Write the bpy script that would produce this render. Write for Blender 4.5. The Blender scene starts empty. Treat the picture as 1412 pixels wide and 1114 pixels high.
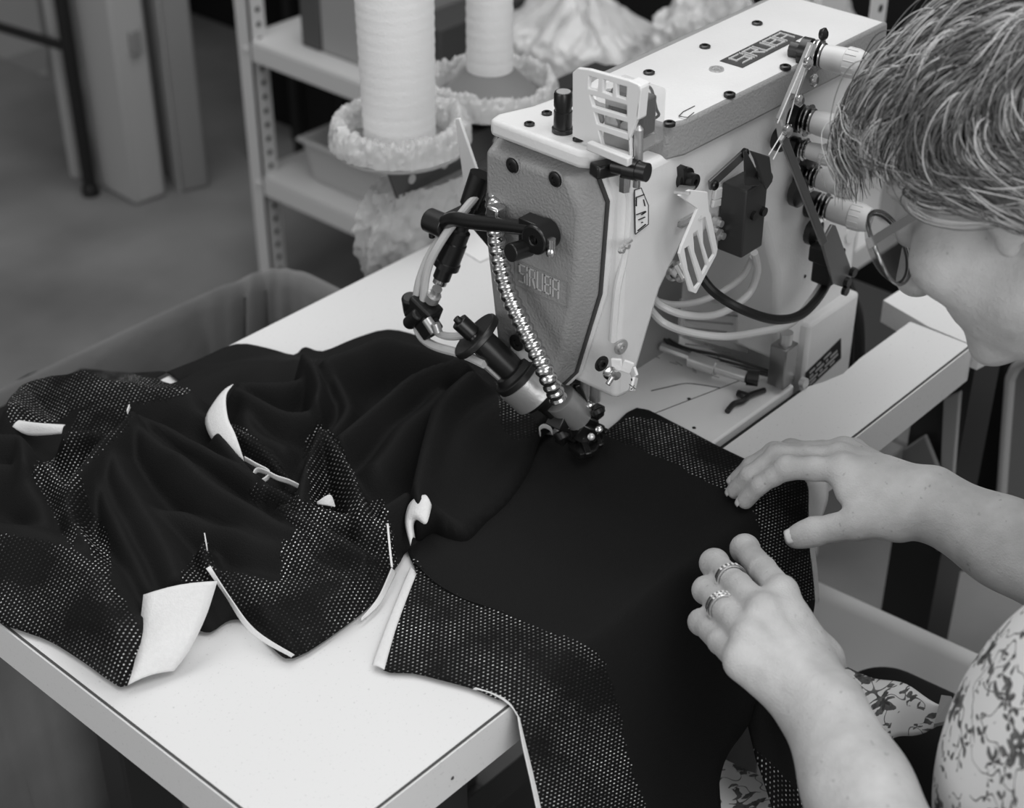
import bpy, bmesh, math, random
import numpy as np
from mathutils import Vector, Matrix, noise
R=math.radians; random.seed(7); rng=np.random.default_rng(7)
SC=bpy.context.scene; COL=SC.collection
# ---------- camera, world, lights, exposure ----------
FPX=2291.; PITCH=R(33.5); YAW=R(42); CZ=1.59
cd=bpy.data.cameras.new('camera'); cam=bpy.data.objects.new('camera',cd); COL.objects.link(cam); SC.camera=cam
cam.location=(0,0,CZ); cam.rotation_euler=(math.pi/2-PITCH,0,YAW-math.pi/2)
cd.sensor_width=36; cd.lens=36*FPX/1412; cd.clip_start=.05
cd.dof.use_dof=True; cd.dof.focus_distance=1.31; cd.dof.aperture_fstop=6.3
SC.view_settings.view_transform='Standard'; SC.view_settings.look='None'; SC.view_settings.gamma=1; SC.view_settings.use_curve_mapping=False
SC.view_settings.exposure=0.0
w=bpy.data.worlds.new('world'); SC.world=w; w.use_nodes=True
w.node_tree.nodes['Background'].inputs[0].default_value=(1,1,1,1); w.node_tree.nodes['Background'].inputs[1].default_value=.30
def area(name,loc,sx,sy,power,aim=(1,.8,.75)):
    l=bpy.data.lights.new(name,'AREA'); l.shape='RECTANGLE'; l.size=sx; l.size_y=sy; l.energy=power
    o=bpy.data.objects.new(name,l); COL.objects.link(o); o.location=loc
    o.rotation_euler=(Vector(aim)-Vector(loc)).to_track_quat('-Z','Y').to_euler(); return o
area('ceiling_light',(1.0,-.3,2.9),2.4,1.0,24)
area('ceiling_light',(1.5,1.6,2.9),2.4,1.0,24,(1.5,1.4,.5))
area('side_fill_light',(-.6,-2.2,1.9),2.4,1.8,42)  # added fill from the operator side to brighten upright faces
area('side_fill_light',(-2.2,1.4,2.0),1.8,1.6,16)  # added fill from the left to brighten faces on that side
# ---------- camera rays: turn a photo pixel into a point on a plane ----------
fh=Vector((math.cos(YAW),math.sin(YAW),0)); rt=Vector((math.sin(YAW),-math.cos(YAW),0)); U3=Vector((0,0,1))
fw=fh*math.cos(PITCH)-U3*math.sin(PITCH); uu=fh*math.sin(PITCH)+U3*math.cos(PITCH); CAM=Vector((0,0,CZ))
def ray(px,py): return fw+rt*((px-706)/FPX)+uu*((557-py)/FPX)
def D(px,py,d): return CAM+ray(px,py)*d
def onZ(px,py,z): d=ray(px,py); return CAM+d*((z-CZ)/d.z)
def onX(px,py,x): d=ray(px,py); return CAM+d*(x/d.x)
def onY(px,py,y): d=ray(px,py); return CAM+d*(y/d.y)
# ---------- materials ----------
def lin(v): v/=255; return v/12.92 if v<=.04045 else ((v+.055)/1.055)**2.4
MATS={}
def mat(name,v,rough=.5,metal=0,bump=0,bscale=200,spec=.5,var=0,vscale=20,alpha=1,trans=0,coat=0,speck=0):
    if name in MATS: return MATS[name]
    m=bpy.data.materials.new(name); m.use_nodes=True; nt=m.node_tree; b=nt.nodes['Principled BSDF']
    c=lin(v); b.inputs['Base Color'].default_value=(c,c,c,1); b.inputs['Roughness'].default_value=rough
    b.inputs['Metallic'].default_value=metal; b.inputs['Specular IOR Level'].default_value=spec; b.inputs['Alpha'].default_value=alpha
    b.inputs['Coat Weight'].default_value=coat; b.inputs['Transmission Weight'].default_value=trans
    tc=nt.nodes.new('ShaderNodeTexCoord')
    if bump:
        n=nt.nodes.new('ShaderNodeTexNoise'); n.inputs['Scale'].default_value=bscale; n.inputs['Detail'].default_value=4
        nt.links.new(tc.outputs['Object'],n.inputs['Vector'])
        bp=nt.nodes.new('ShaderNodeBump'); bp.inputs['Strength'].default_value=bump; bp.inputs['Distance'].default_value=.002
        nt.links.new(n.outputs[0],bp.inputs['Height']); nt.links.new(bp.outputs[0],b.inputs['Normal'])
    if var or speck:
        n=nt.nodes.new('ShaderNodeTexNoise'); n.inputs['Scale'].default_value=vscale; n.inputs['Detail'].default_value=6
        nt.links.new(tc.outputs['Object'],n.inputs['Vector'])
        mr=nt.nodes.new('ShaderNodeMapRange')
        if speck:
            mr.inputs['From Min'].default_value=.63; mr.inputs['From Max'].default_value=.72
            mr.inputs['To Min'].default_value=1; mr.inputs['To Max'].default_value=1-speck
        else:
            mr.inputs['From Min'].default_value=.3; mr.inputs['From Max'].default_value=.7
            mr.inputs['To Min'].default_value=1-var; mr.inputs['To Max'].default_value=1+var
        nt.links.new(n.outputs[0],mr.inputs['Value'])
        cm=nt.nodes.new('ShaderNodeMix'); cm.data_type='RGBA'; cm.blend_type='MULTIPLY'; cm.inputs[0].default_value=1
        cm.inputs[6].default_value=(c,c,c,1); nt.links.new(mr.outputs[0],cm.inputs[7]); nt.links.new(cm.outputs[2],b.inputs['Base Color'])
    MATS[name]=m; return m
M=dict(
 white=mat('painted_white_metal',226,.38,bump=.15,bscale=350,var=.04,vscale=14),
 gray=mat('hammered_gray_paint',147,.42,bump=.5,bscale=420),
 black=mat('black_oxide_steel',22,.3,spec=.6),
 blackp=mat('black_plastic',18,.5),
 dark=mat('dark_gray_steel',62,.35,metal=.3),
 steel=mat('brushed_steel',200,.34,metal=.7,bump=.1,bscale=300),
 chrome=mat('chrome',205,.2,metal=1),
 plastic=mat('white_plastic',232,.35),
 knob=mat('ivory_plastic',222,.4),
 tube=mat('clear_white_tube',215,.25,alpha=.85),
 lam=mat('speckled_laminate',224,.45,speck=.22,vscale=420),
 edge=mat('laminate_edge_band',224,.5,speck=.2,vscale=380),
 seam=mat('seam_dark',70,.7),
 floor=mat('worn_concrete',122,.75,var=.35,vscale=2.2,bump=.2,bscale=30),
 shelf=mat('shelf_enamel',205,.5),
 cab=mat('cabinet_gray',172,.6),
 cab2=mat('cabinet_mid_gray',138,.6),
 sheet=mat('sheet_gray',120,.6),
 hole=mat('dark_hole',8,.9),
 liner=mat('basket_cotton',128,.95,bump=.4,bscale=60,var=.12,vscale=9),
 thread=mat('white_thread',247,.7,bump=.5,bscale=500),
 cone=mat('gray_cone',128,.6),
 label=mat('label_black',30,.5), paper=mat('paper_white',235,.7))
# ---------- mesh helpers ----------
class B:
    def __init__(s): s.bm=bmesh.new()
    def box(s,c,d,rot=None,taper=None):
        r=bmesh.ops.create_cube(s.bm,size=1); m=Matrix.Translation(Vector(c))
        if rot is not None: m=m@rot.to_4x4()
        for v in r['verts']:
            k=1
            if taper and v.co.z>0: k=taper
            v.co=m@Vector((v.co.x*d[0]*k,v.co.y*d[1]*k,v.co.z*d[2]))
        return s
    def b2(s,a,b): a=Vector(a);b=Vector(b); return s.box((a+b)/2,[abs(x) for x in (b-a)])
    def bar(s,a,b,w,h,upv=(0,0,1)):
        a=Vector(a);b=Vector(b);z=(b-a);L=z.length;z.normalize();x=Vector(upv).cross(z)
        if x.length<1e-4:x=Vector((1,0,0)).cross(z)
        x.normalize();y=z.cross(x); return s.box((a+b)/2,(w,h,L),Matrix((x,y,z)).transposed())
    def rings(s,pts,rads,n=16,cap=True,closed=False):
        pts=[Vector(p) for p in pts]; rr=[]; m=len(pts); prev=None
        for i,p in enumerate(pts):
            if closed: t=pts[(i+1)%m]-pts[i-1]
            else: t=pts[min(i+1,m-1)]-pts[max(i-1,0)]
            if t.length<1e-9: t=prev_t if prev is not None else Vector((0,0,1))
            t.normalize(); prev_t=t
            if prev is None:
                a=Vector((0,0,1)) if abs(t.z)<.9 else Vector((1,0,0)); x=a.cross(t).normalized()
            else:
                x=prev-t*prev.dot(t)
                x.normalize()
            prev=x; y=t.cross(x); r=rads[i] if hasattr(rads,'__len__') else rads
            rr.append([s.bm.verts.new(p+(x*math.cos(2*math.pi*k/n)+y*math.sin(2*math.pi*k/n))*r) for k in range(n)])
        for i in range(m if closed else m-1):
            a=rr[i];b=rr[(i+1)%m]
            for k in range(n): s.bm.faces.new((a[k],a[(k+1)%n],b[(k+1)%n],b[k]))
        if cap and not closed:
            s.bm.faces.new(rr[0][::-1]); s.bm.faces.new(rr[-1])
        return s
    def cyl(s,a,b,r,r2=None,n=24):
        a=Vector(a);b=Vector(b); return s.rings([a,b],[r,r if r2 is None else r2],n)
    def lathe(s,a,ax,prof,n=32):   # prof: (distance along axis, radius)
        a=Vector(a);ax=Vector(ax).normalized(); x=(Vector((0,0,1)) if abs(ax.z)<.9 else Vector((1,0,0))).cross(ax).normalized(); y=ax.cross(x)
        rr=[[s.bm.verts.new(a+ax*t+(x*math.cos(2*math.pi*k/n)+y*math.sin(2*math.pi*k/n))*max(r,1e-5)) for k in range(n)] for t,r in prof]
        for p,q in zip(rr,rr[1:]):
            for k in range(n): s.bm.faces.new((p[k],p[(k+1)%n],q[(k+1)%n],q[k]))
        s.bm.faces.new(rr[0][::-1]); s.bm.faces.new(rr[-1]); return s
    def tube(s,pts,r,n=10,sub=8,cap=True):
        return s.rings(spline(pts,sub),r,n,cap)
    def prism(s,poly,d):   # poly of 3D points, extruded along vector d
        d=Vector(d); a=[s.bm.verts.new(Vector(p)) for p in poly]; b=[s.bm.verts.new(Vector(p)+d) for p in poly]; n=len(a)
        s.bm.faces.new(a); s.bm.faces.new(b[::-1])
        for i in range(n): s.bm.faces.new((a[i],b[i],b[(i+1)%n],a[(i+1)%n]))
        return s
    def loft(s,p0,p1):
        a=[s.bm.verts.new(Vector(p)) for p in p0]; b=[s.bm.verts.new(Vector(p)) for p in p1]; n=len(a)
        s.bm.faces.new(a); s.bm.faces.new(b[::-1])
        for i in range(n): s.bm.faces.new((a[i],b[i],b[(i+1)%n],a[(i+1)%n]))
        return s
    def grid(s,f,nu,nv):
        g=[[s.bm.verts.new(f(i/nu,j/nv)) for j in range(nv+1)] for i in range(nu+1)]
        for i in range(nu):
            for j in range(nv): s.bm.faces.new((g[i][j],g[i+1][j],g[i+1][j+1],g[i][j+1]))
        return s
    def frame(s,outer,holes,d):  # flat plate with holes: outer/holes are coplanar 3D loops
        es=[]
        for lp in [outer]+holes:
            vs=[s.bm.verts.new(Vector(p)) for p in lp]
            es+=[s.bm.edges.new((vs[i],vs[(i+1)%len(vs)])) for i in range(len(vs))]
        r=bmesh.ops.triangle_fill(s.bm,use_beauty=True,use_dissolve=False,edges=es)
        fs=[f for f in r['geom'] if isinstance(f,bmesh.types.BMFace)]
        e=bmesh.ops.extrude_face_region(s.bm,geom=fs)
        for v in e['geom']:
            if isinstance(v,bmesh.types.BMVert): v.co+=Vector(d)
        return s
def spline(pts,sub=8):
    pts=[Vector(p) for p in pts]; out=[]; n=len(pts)
    for i in range(n-1):
        p0=pts[max(i-1,0)];p1=pts[i];p2=pts[i+1];p3=pts[min(i+2,n-1)]
        for k in range(sub):
            t=k/sub; out.append(.5*((2*p1)+(p2-p0)*t+(2*p0-5*p1+4*p2-p3)*t*t+(3*p1-p0-3*p2+p3)*t**3))
    out.append(pts[-1]); return out
def setp(o,label=None,cat=None,group=None,kind=None):
    if label:o['label']=label
    if cat:o['category']=cat
    if group:o['group']=group
    if kind:o['kind']=kind
    return o
def obj(name,b,m,parent=None,bev=0,smooth=True,label=None,cat=None,group=None,kind=None,seg=2,sub=0,ang=35):
    bm=b.bm if isinstance(b,B) else b
    bmesh.ops.recalc_face_normals(bm,faces=bm.faces)
    me=bpy.data.meshes.new(name); bm.to_mesh(me); bm.free()
    for mm in (m if isinstance(m,(list,tuple)) else [m]): me.materials.append(mm)
    o=bpy.data.objects.new(name,me); COL.objects.link(o)
    if bev:
        md=o.modifiers.new('bevel','BEVEL'); md.width=bev; md.segments=seg; md.limit_method='ANGLE'; md.angle_limit=R(30)
    if sub:
        md=o.modifiers.new('sub','SUBSURF'); md.levels=sub; md.render_levels=sub
    if smooth:
        for p in me.polygons:p.use_smooth=True
        if not sub: me.set_sharp_from_angle(angle=R(ang))
    if parent is not None:
        o.parent=parent; o.matrix_parent_inverse=Matrix.Translation(-Vector(parent.location))
    return setp(o,label,cat,group,kind)
def thing(name,label,cat,loc=(0,0,0),group=None):
    o=bpy.data.objects.new(name,None); o.empty_display_size=.02; COL.objects.link(o); o.location=loc
    return setp(o,label,cat,group)
def copy_tree(o,off,label=None):
    c=o.copy(); COL.objects.link(c)
    if label:c['label']=label
    for ch in o.children:
        d=ch.copy(); COL.objects.link(d); d.parent=c; d.matrix_parent_inverse=ch.matrix_parent_inverse.copy()
    c.location=Vector(o.location)+Vector(off); return c
# ---------- setting ----------
obj('floor',B().b2((-3,-3,-.05),(5.2,5.2,0)),M['floor'],smooth=False,kind='structure')
wallm=mat('wall_paint',120,.8)
obj('wall_back',B().b2((5.2,-3,-.05),(5.3,5.3,3)),wallm,smooth=False,kind='structure')
obj('wall_left',B().b2((-3,5.2,-.05),(5.2,5.3,3)),wallm,smooth=False,kind='structure')
# ---------- sewing table ----------
T=thing('sewing_table','white speckled laminate sewing table under the machine and black garments','table',(.457,.588,0))
XL,XR,YN,YF,ZT=.457,1.316,.588,1.12,.75
tp=[(XL,YN),(XR,YN),(XR,.655),(1.225,.655),(1.19,.652),(1.165,.658),(1.15,.664),(.95,.664),(.95,.93),(XR,.93),(XR,YF),(XL,YF)]
obj('tabletop',B().prism([(x,y,ZT) for x,y in tp],(0,0,-.0385)),M['lam'],T,smooth=False)
b=B(); b.b2((XL-.002,YN-.002,ZT-.04),(XR,YN,ZT-.0008)); b.b2((XL-.002,YN,ZT-.04),(XL,YF,ZT-.0008)); b.b2((XR,YN-.002,ZT-.04),(XR+.002,.655,ZT-.0008)); b.b2((XL,YF,ZT-.04),(XR,YF+.002,ZT-.0008))
obj('edge_band',b,M['edge'],T,smooth=False)
b=B(); b.b2((XL,YN-.0005,ZT-.0009),(XR,YN+.0012,ZT+.0002)); b.b2((XL-.0005,YN,ZT-.0009),(XL+.0012,YF,ZT+.0002))
obj('edge_joint',b,M['seam'],T,smooth=False,label='thin dark joint line around the tabletop')
for x in (.62,1.05):
    b=B(); b.b2((x-.03,.63,.03),(x+.03,.67,.705)); b.b2((x-.03,1.03,.03),(x+.03,1.07,.705)); b.b2((x-.03,.60,0),(x+.03,1.10,.03))
    obj('leg',b,M['dark'],T,bev=.003)
obj('cross_rail',B().b2((.6,.84,.2),(1.03,.87,.26)),M['dark'],T,bev=.002)
b=B(); b.b2((.70,.66,.66),(.93,.9,.7)); b.cyl((.75,.64,.6),(.75,.64,.71),.012); b.cyl((.79,.65,.55),(.79,.65,.71),.006); b.b2((.80,.62,.62),(.9,.66,.70))
obj('drive_box',b,M['blackp'],T,bev=.004,label='black drive box and rods below the tabletop')
b=B(); p=onZ(645,1076,.73); b.lathe((.588,YN-.0023,.726),(0,-1,0),[(0,.0016),(.0006,.001)],8)
obj('chip_mark',b,M['seam'],T)
# ---------- shelving unit ----------
S=thing('shelving_unit','white slotted metal shelving unit behind the thread stand','shelf',(1.75,2.21,0))
def post(x,y,top,sx,sy):
    b=B(); b.b2((x,y,0),(x+.004*sx,y-.036*sy,top)); b.b2((x,y-.036,0),(x+.036*sx,y-.033,top))
    o=obj('post',b,M['shelf'],S,smooth=False)
    h=B(); z=.03
    while z<top:
        h.lathe((x+.021*sx,y-.0363,z),(0,1,0),[(0,.0052),(.0008,.0052)],10)
        z+=.027
    obj('slot_hole',h,M['hole'],o,kind='stuff')
post(1.75,2.225,1.3,1,1); post(2.14,2.225,1.3,-1,1); post(1.75,1.02,1.3,1,-1); post(2.14,1.02,1.3,-1,-1)
for z in (.258,.517,.80,1.1):
    b=B(); b.b2((1.753,0.99,z-.004),(2.13,2.222,z)); 
    for yy in (0.99,2.219): b.b2((1.753,yy,z-.034),(2.13,yy+.003,z-.004))
    b.b2((1.7465,0.985,z-.034),(1.7495,2.185,z)); b.b2((2.128,0.99,z-.034),(2.131,2.22,z-.004))
    if z<.6: obj('shelf_board',b,M['shelf'],S,bev=.001)
b=B()
for z in (.24,.50): obj('bolt',B().lathe((1.7498,2.205,z),(-1,0,0),[(0,.006),(.003,.006),(.004,.003)],10),M['shelf'],S)
# grey box on the upper board and translucent trays
def crate(name,label,cat,a,bq,m,t=.004,taper=.92,group=None):
    a=Vector(a);q=Vector(bq); c=(a+q)/2; w,d,h=(q-a).x/2,(q-a).y/2,(q-a).z
    def ring(s,z,e=0): return [Vector((c.x+x*(w*s+e),c.y+y*(d*s+e),a.z+z)) for x,y in ((-1,-1),(1,-1),(1,1),(-1,1))]
    bb=B(); L=[ring(taper,0),ring(1,h),ring(1,h,.006),ring(1,h-.006,.006),ring(1,h-.006),ring(taper,t)]
    L=[ring(taper,t,-t),ring(1,h,-t),ring(1,h,.008),ring(1,h-.008,.008),ring(1,h-.008,0),ring(taper,0,0)]
    vs=[[bb.bm.verts.new(p) for p in l] for l in L]
    for p,r in zip(vs,vs[1:]):
        for k in range(4): bb.bm.faces.new((p[k],p[(k+1)%4],r[(k+1)%4],r[k]))
    bb.bm.faces.new(vs[0]); bb.bm.faces.new(vs[-1][::-1])
    return obj(name,bb,m,bev=.004,label=label,cat=cat,group=group)
tray=mat('translucent_plastic',196,.35,alpha=.8)
crate('storage_tray','translucent plastic tray on the lower shelf board','tray',(1.79,1.80,.2585),(2.10,2.12,.345),tray)
bx=thing('cardboard_box','grey box with dark end on the upper shelf board','box',(1.95,1.94,.517))
obj('box_body',B().b2((1.80,1.86,.5175),(2.10,2.06,.76)),mat('box_side',150,.8),bx,bev=.004)
obj('box_end',B().b2((1.798,2.0605,.5175),(2.10,2.11,.66)),mat('box_dark',78,.9,bump=.5,bscale=120),bx,bev=.004,label='dark foam end block')
obj('storage_box',B().b2((1.80,1.775,.5175),(2.08,1.845,.63)),mat('box_dark2',62,.8),bev=.004,label='dark box between the thread cones on the upper shelf board',cat='box')
# ---------- background furniture ----------
def fl(px,py): return onZ(px,py,0)
c=thing('locker','light grey upright cabinet with small latch beside the black pole','cabinet',fl(188,285))
p0=fl(188,285); p1=fl(232,270); p2=fl(138,258)
b=B(); base=[p0,p1,p1+(p2-p0),p2]; b.prism(base,(0,0,1.5)); obj('cabinet_body',b,M['cab'],c,bev=.01)
q=onY(206,160,p0.y) ; qq=p0+(p1-p0)*.55
obj('latch',B().b2((qq.x-.012,qq.y-.012,.33),(qq.x+.012,qq.y-.002,.38)),M['cab2'],c,bev=.002)
obj('shade_block',B().b2((2.62,2.9,0),(3.2,4.6,.62)),MATS['deep_black'] if 'deep_black' in MATS else mat('deep_black',6,.9),bev=.01,label='added black block standing in for deep shade behind the grey desk and light locker',cat='cabinet')  # black block added where the floor lies in deep shade
c=thing('cabinet_panel','mid grey upright panel right of the light locker','panel',fl(255,266))
p0=fl(252,266);p1=fl(290,257);p2=fl(238,252)
obj('panel_body',B().prism([p0,p1,p1+(p2-p0)*3,p2+(p2-p0)*2],(0,0,1.5)),M['cab2'],c,bev=.006)
obj('panel_edge',B().prism([p0+Vector((-.006,0,0)),p0+Vector((-.001,0,0)),p2+Vector((-.001,0,0)),p2+Vector((-.006,0,0))],(0,0,1.5)),M['cab'],c)
a=fl(126,268)
c=thing('rack_pole','black upright rack pole with foot left of the light locker','pole',a)
obj('pole',B().cyl(a+Vector((0,0,.02)),a+Vector((0,0,1.5)),.0145),M['blackp'],c); obj('foot',B().lathe(a,(0,0,1),[(0,.019),(.018,.019),(.03,.012)],20),M['blackp'],c)
obj('rack_rail',B().cyl(a+Vector((.0,0,.33)),a+Vector((-.1,.75,.33)),.01),M['blackp'],c)
a=fl(108,243)
obj('table_leg',B().b2(a+Vector((-.012,-.012,0)),a+Vector((.014,.014,1.3))),M['cab'],bev=.003,label='thin light table leg behind the black pole',cat='leg')
# far-left desk unit with hanging front
c=thing('work_desk','grey desk unit with hanging front panel at far left','desk',(2.0,3.2,0))
def far(px,py,x=2.1): return onX(px,py,x)
b=B(); A=far(-60,152);A2=far(66,104); b.prism([A,A2,Vector((A2.x,A2.y,1.2)),Vector((A.x,A.y,1.2))],(.3,0,0)); obj('front_panel',b,M['cab'],c,bev=.006)
b=B(); b.prism([far(-60,142,2.098),far(66,94,2.098),far(65,62,2.098),far(-60,102,2.098)],(.001,0,0)); obj('lower_strip',b,mat('strip_gray',150,.7),c,smooth=False)
b=B(); b.b2((2.102,3.42,0),(2.3,3.44,1.2)); obj('side_leg',b,M['cab2'],c)
b=B(); A=far(70,104,2.3);A2=far(100,92,2.3); b.prism([A,A2,Vector((A2.x,A2.y,1.2)),Vector((A.x,A.y,1.2))],(.2,0,0)); obj('side_panel',b,M['cab2'],c)
obj('shade_block',B().b2((2.30,1.1,0),(3.2,2.86,1.6)),mat('deep_black',6,.9),bev=.01,label='added black block standing in for the dark shade behind the shelving unit',cat='cabinet')  # black block added to darken the view through the shelves
obj('equipment_case',B().b2((2.12,2.52,.47),(2.29,2.72,.8)),M['cab2'],bev=.01,label='grey case edge above the dark gap left of the shelving',cat='case')
b=B(); b.b2((2.13,2.53,0),(2.15,2.55,.45)); b.b2((2.12,2.52,.45),(2.29,2.72,.4695)); b.b2((2.26,2.53,0),(2.28,2.55,.45)); b.b2((2.13,2.69,0),(2.15,2.71,.45)); b.b2((2.26,2.69,0),(2.28,2.71,.45))
obj('case_stand',b,M['blackp'],smooth=False,label='black stand below the grey case',cat='stand')
# ---------- cloth baskets ----------
def basket(name,label,x0,x1,y0,y1,zr,h,seed):
    t=thing(name,label,'basket',((x0+x1)/2,(y0+y1)/2,0)); cx,cy=(x0+x1)/2,(y0+y1)/2; rx,ry=(x1-x0)/2,(y1-y0)/2
    def sq(a,k=1.0):
        e=.28; c,s=math.cos(a),math.sin(a); return Vector((cx+k*rx*math.copysign(abs(c)**e,c),cy+k*ry*math.copysign(abs(s)**e,s),0))
    N=160
    prof=[(1.0,0,-h),(1.02,0,-h*.5),(1.03,0,-.03),(1.035,0,-.004),(1.02,0,.004),(1.0,0,0),(.985,0,-.02),(.97,1,-.08),(.96,1,-.2),(.95,1,-h*.6),(.93,0,-h+.02)]
    b=B(); vs=[]
    for k,w_,dz in prof:
        row=[]
        for i in range(N):
            a=2*math.pi*i/N; p=sq(a,k); n=noise.noise(Vector((math.cos(a)*9+seed,math.sin(a)*9,dz*2)))
            f=min(1,abs(dz)*9); inw=.045*n*f*(1 if k<1 else .8)+.006*math.sin(a*41+dz*9+3*n)*f
            d=(Vector((cx,cy,0))-p).normalized(); row.append(b.bm.verts.new(p+d*(inw)+Vector((0,0,zr+dz+.004*noise.noise(Vector((a*5,seed,0)))))))
        vs.append(row)
    for p,q in zip(vs,vs[1:]):
        for k in range(N): b.bm.faces.new((p[k],p[(k+1)%N],q[(k+1)%N],q[k]))
    b.bm.faces.new(vs[0]); b.bm.faces.new(vs[-1])
    obj('cloth_liner',b,M['liner'],t,ang=80)
    for sx in(-1,1):
        for sy in (-1,1):
            f=B().cyl((cx+sx*rx*.8,cy+sy*ry*.8,.03),(cx+sx*rx*.8,cy+sy*ry*.8,zr-h+.02),.012)
            obj('wheel_stem',f,M['dark'],t)
    for sx in(-1,1):
        for sy in (-1,1): obj('wheel',B().cyl((cx+sx*rx*.8-.012,cy+sy*ry*.8,.03),(cx+sx*rx*.8+.012,cy+sy*ry*.8,.03),.03),M['blackp'],t)
basket('laundry_basket','grey cloth lined basket cart behind the far edge of the table',.45,1.125,1.155,1.40,.62,.5,3)
basket('laundry_basket','grey cloth basket below the left end of the table',.02,.42,.62,1.14,.40,.36,8)
# ---------- neighbouring workstation on the right ----------
t=thing('workbench','neighbouring white topped workbench behind the woman\'s glasses','table',(1.5,.8,0))
def zz(px,py,z): return onZ(px,py,z)
pl=[zz(1218,414,.75),zz(1280,450,.75),zz(1352,480,.75),zz(1470,420,.75),zz(1420,330,.75),zz(1300,362,.75)]
obj('benchtop',B().prism(pl,(0,0,-.025)),M['lam'],t,smooth=False)
b=B(); q=sum(pl,Vector())/6; b.b2((q.x-.03,q.y-.03,0),(q.x+.03,q.y+.03,.724)); obj('leg',b,M['dark'],t)
t=thing('motor_housing','dark motor housing and metal rails behind the sewing machine column','machine',(1.5,.85,0))
b=B(); b.b2((1.36,.76,.50),(1.60,1.0,.60)); obj('housing',b,mat('housing_dark',38,.6),t,bev=.006)
b=B(); b.b2((1.50,.90,0),(1.54,.95,.4995)); obj('pedestal',b,M['dark'],t,bev=.006)
b=B(); b.bar((1.33,.70,.655),(1.40,.98,.655),.02,.03); b.bar((1.345,.66,.56),(1.345,1.0,.56),.03,.03); b.b2((1.35,.72,.52),(1.36,.73,.66)); obj('rail',b,M['cab2'],t,bev=.003)
t=thing('office_chair','black upholstered chair back with light grey shell beyond the table corner','chair',(1.62,.45,0))
def vp(px,py,x=1.56): return onX(px,py,x)
b=B(); b.prism([vp(1322,560),vp(1330,478),vp(1392,470),vp(1386,700),vp(1372,790),vp(1312,790)],(.04,0,0)); obj('backrest',b,mat('chair_fabric',10,.95),t,bev=.006)
b=B(); b.prism([vp(1395,520,1.54),vp(1410,500,1.54),vp(1470,500,1.54),vp(1460,800,1.54),vp(1374,800,1.54)],(.015,0,0)); obj('back_shell',b,mat('shell_gray',128,.6),t,bev=.003)
b=B(); b.tube([vp(1373,800,1.535),vp(1390,560,1.535),vp(1396,516,1.535),vp(1412,499,1.535),vp(1440,494,1.535)],.006); obj('shell_rim',b,M['cab'],t)
b=B(); b.cyl((1.62,.45,0.02),(1.62,.45,.45),.025); b.lathe((1.62,.45,0),(0,0,1),[(0,.2),(.02,.19),(.035,.03)],20); b.b2((1.57,.36,.40),(1.70,.52,.45)); obj('chair_base',b,M['dark'],t)
t=thing('machine_stand','light grey metal stand leg below the right corner of the sewing table','stand',(1.38,.66,0))
b=B(); b.prism([vp(1300,550,1.37),vp(1324,540,1.37),vp(1306,760,1.37),vp(1290,760,1.37)],(.01,0,0)); obj('upright',b,M['cab'],t,bev=.002)
b=B(); b.prism([vp(1215,640,1.36),vp(1275,600,1.36),vp(1295,650,1.36),vp(1295,690,1.36),vp(1250,680,1.36)],(.006,0,0)); obj('cross_plate',b,M['cab2'],t,bev=.002)
# smooth light panel under the right hand
t=thing('fabric_chute','smooth light grey curved chute between the hanging garment and the woman','chute',(1.0,.4,0))
A=onZ(1080,780,.48);Bq=onZ(1420,934,.48); C1=onZ(1040,1010,.40); C2=onZ(1390,1180,.40)
def chf(u,v):
    p=A.lerp(Bq,u);q=C1.lerp(C2,u); r=p.lerp(q,v); r.z-=.05*math.sin(v*math.pi)*.8; return r
b=B().grid(chf,12,16); o=obj('chute_sheet',b,mat('chute_gray',228,.5),t); o.modifiers.new('s','SOLIDIFY').thickness=.006
b=B(); 
for u in (.15,.85):
    for v in (.1,.9):
        p=chf(u,v); b.cyl((p.x,p.y,0),(p.x,p.y,p.z-.004),.01)
obj('leg',b,M['dark'],t)
# ---------- sewing machine ----------
MA=thing('sewing_machine','white industrial sewing machine with grey face cover and a pierced white eye guard','sewing machine',(1.1,.76,.75))
YS=.700; XF=.900; ZC=1.06
def S(px,py,y=YS): return onY(px,py,y)
def Fc(px,py,x=XF): return onX(px,py,x)
def screw(p,ax,r,m,parent=MA,h=.002,name='screw'):
    p=Vector(p);ax=Vector(ax).normalized(); b=B(); b.lathe(p,ax,[(-.001,r),(h*.7,r),(h,r*.8),(h,r*.45),(h*.3,r*.42)],18)
    return obj(name,b,m,parent,label=None)
GLY={'S':[[(1,1),(0,1),(0,.5),(1,.5),(1,0),(0,0)]],'i':[[(0,0),(0,.62)],[(0,.84),(0,1)]],'R':[[(0,0),(0,1),(1,1),(1,.5),(0.1,.5)],[(.5,.5),(1,0)]],
 'U':[[(0,1),(0,0),(1,0),(1,1)]],'B':[[(0,0),(0,1),(1,1),(1,.55),(0,.5)],[(1,.45),(1,0),(0,0)]],'A':[[(0,0),(0,1),(1,1),(1,0)],[(0.1,.45),(1,.45)]]}
def word(bb,s,o,u,v,hgt,wid,gap,t,n,lift=.0008):
    o=Vector(o);u=Vector(u).normalized();v=Vector(v).normalized();n=Vector(n).normalized(); x=0
    for ch in s:
        wd=0 if ch=='i' else wid
        for st in GLY[ch]:
            pts=[o+u*(x+a*wd)+v*(c*hgt) for a,c in st]
            for a,c in zip(pts,pts[1:]):
                d=(c-a).normalized(); bb.bar(a-d*t*.5+n*lift*.5,c+d*t*.5+n*lift*.5,t,lift,upv=n.cross(d).cross(d) if 0 else n.cross(d))
        x+=wd+gap
    return x
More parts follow.
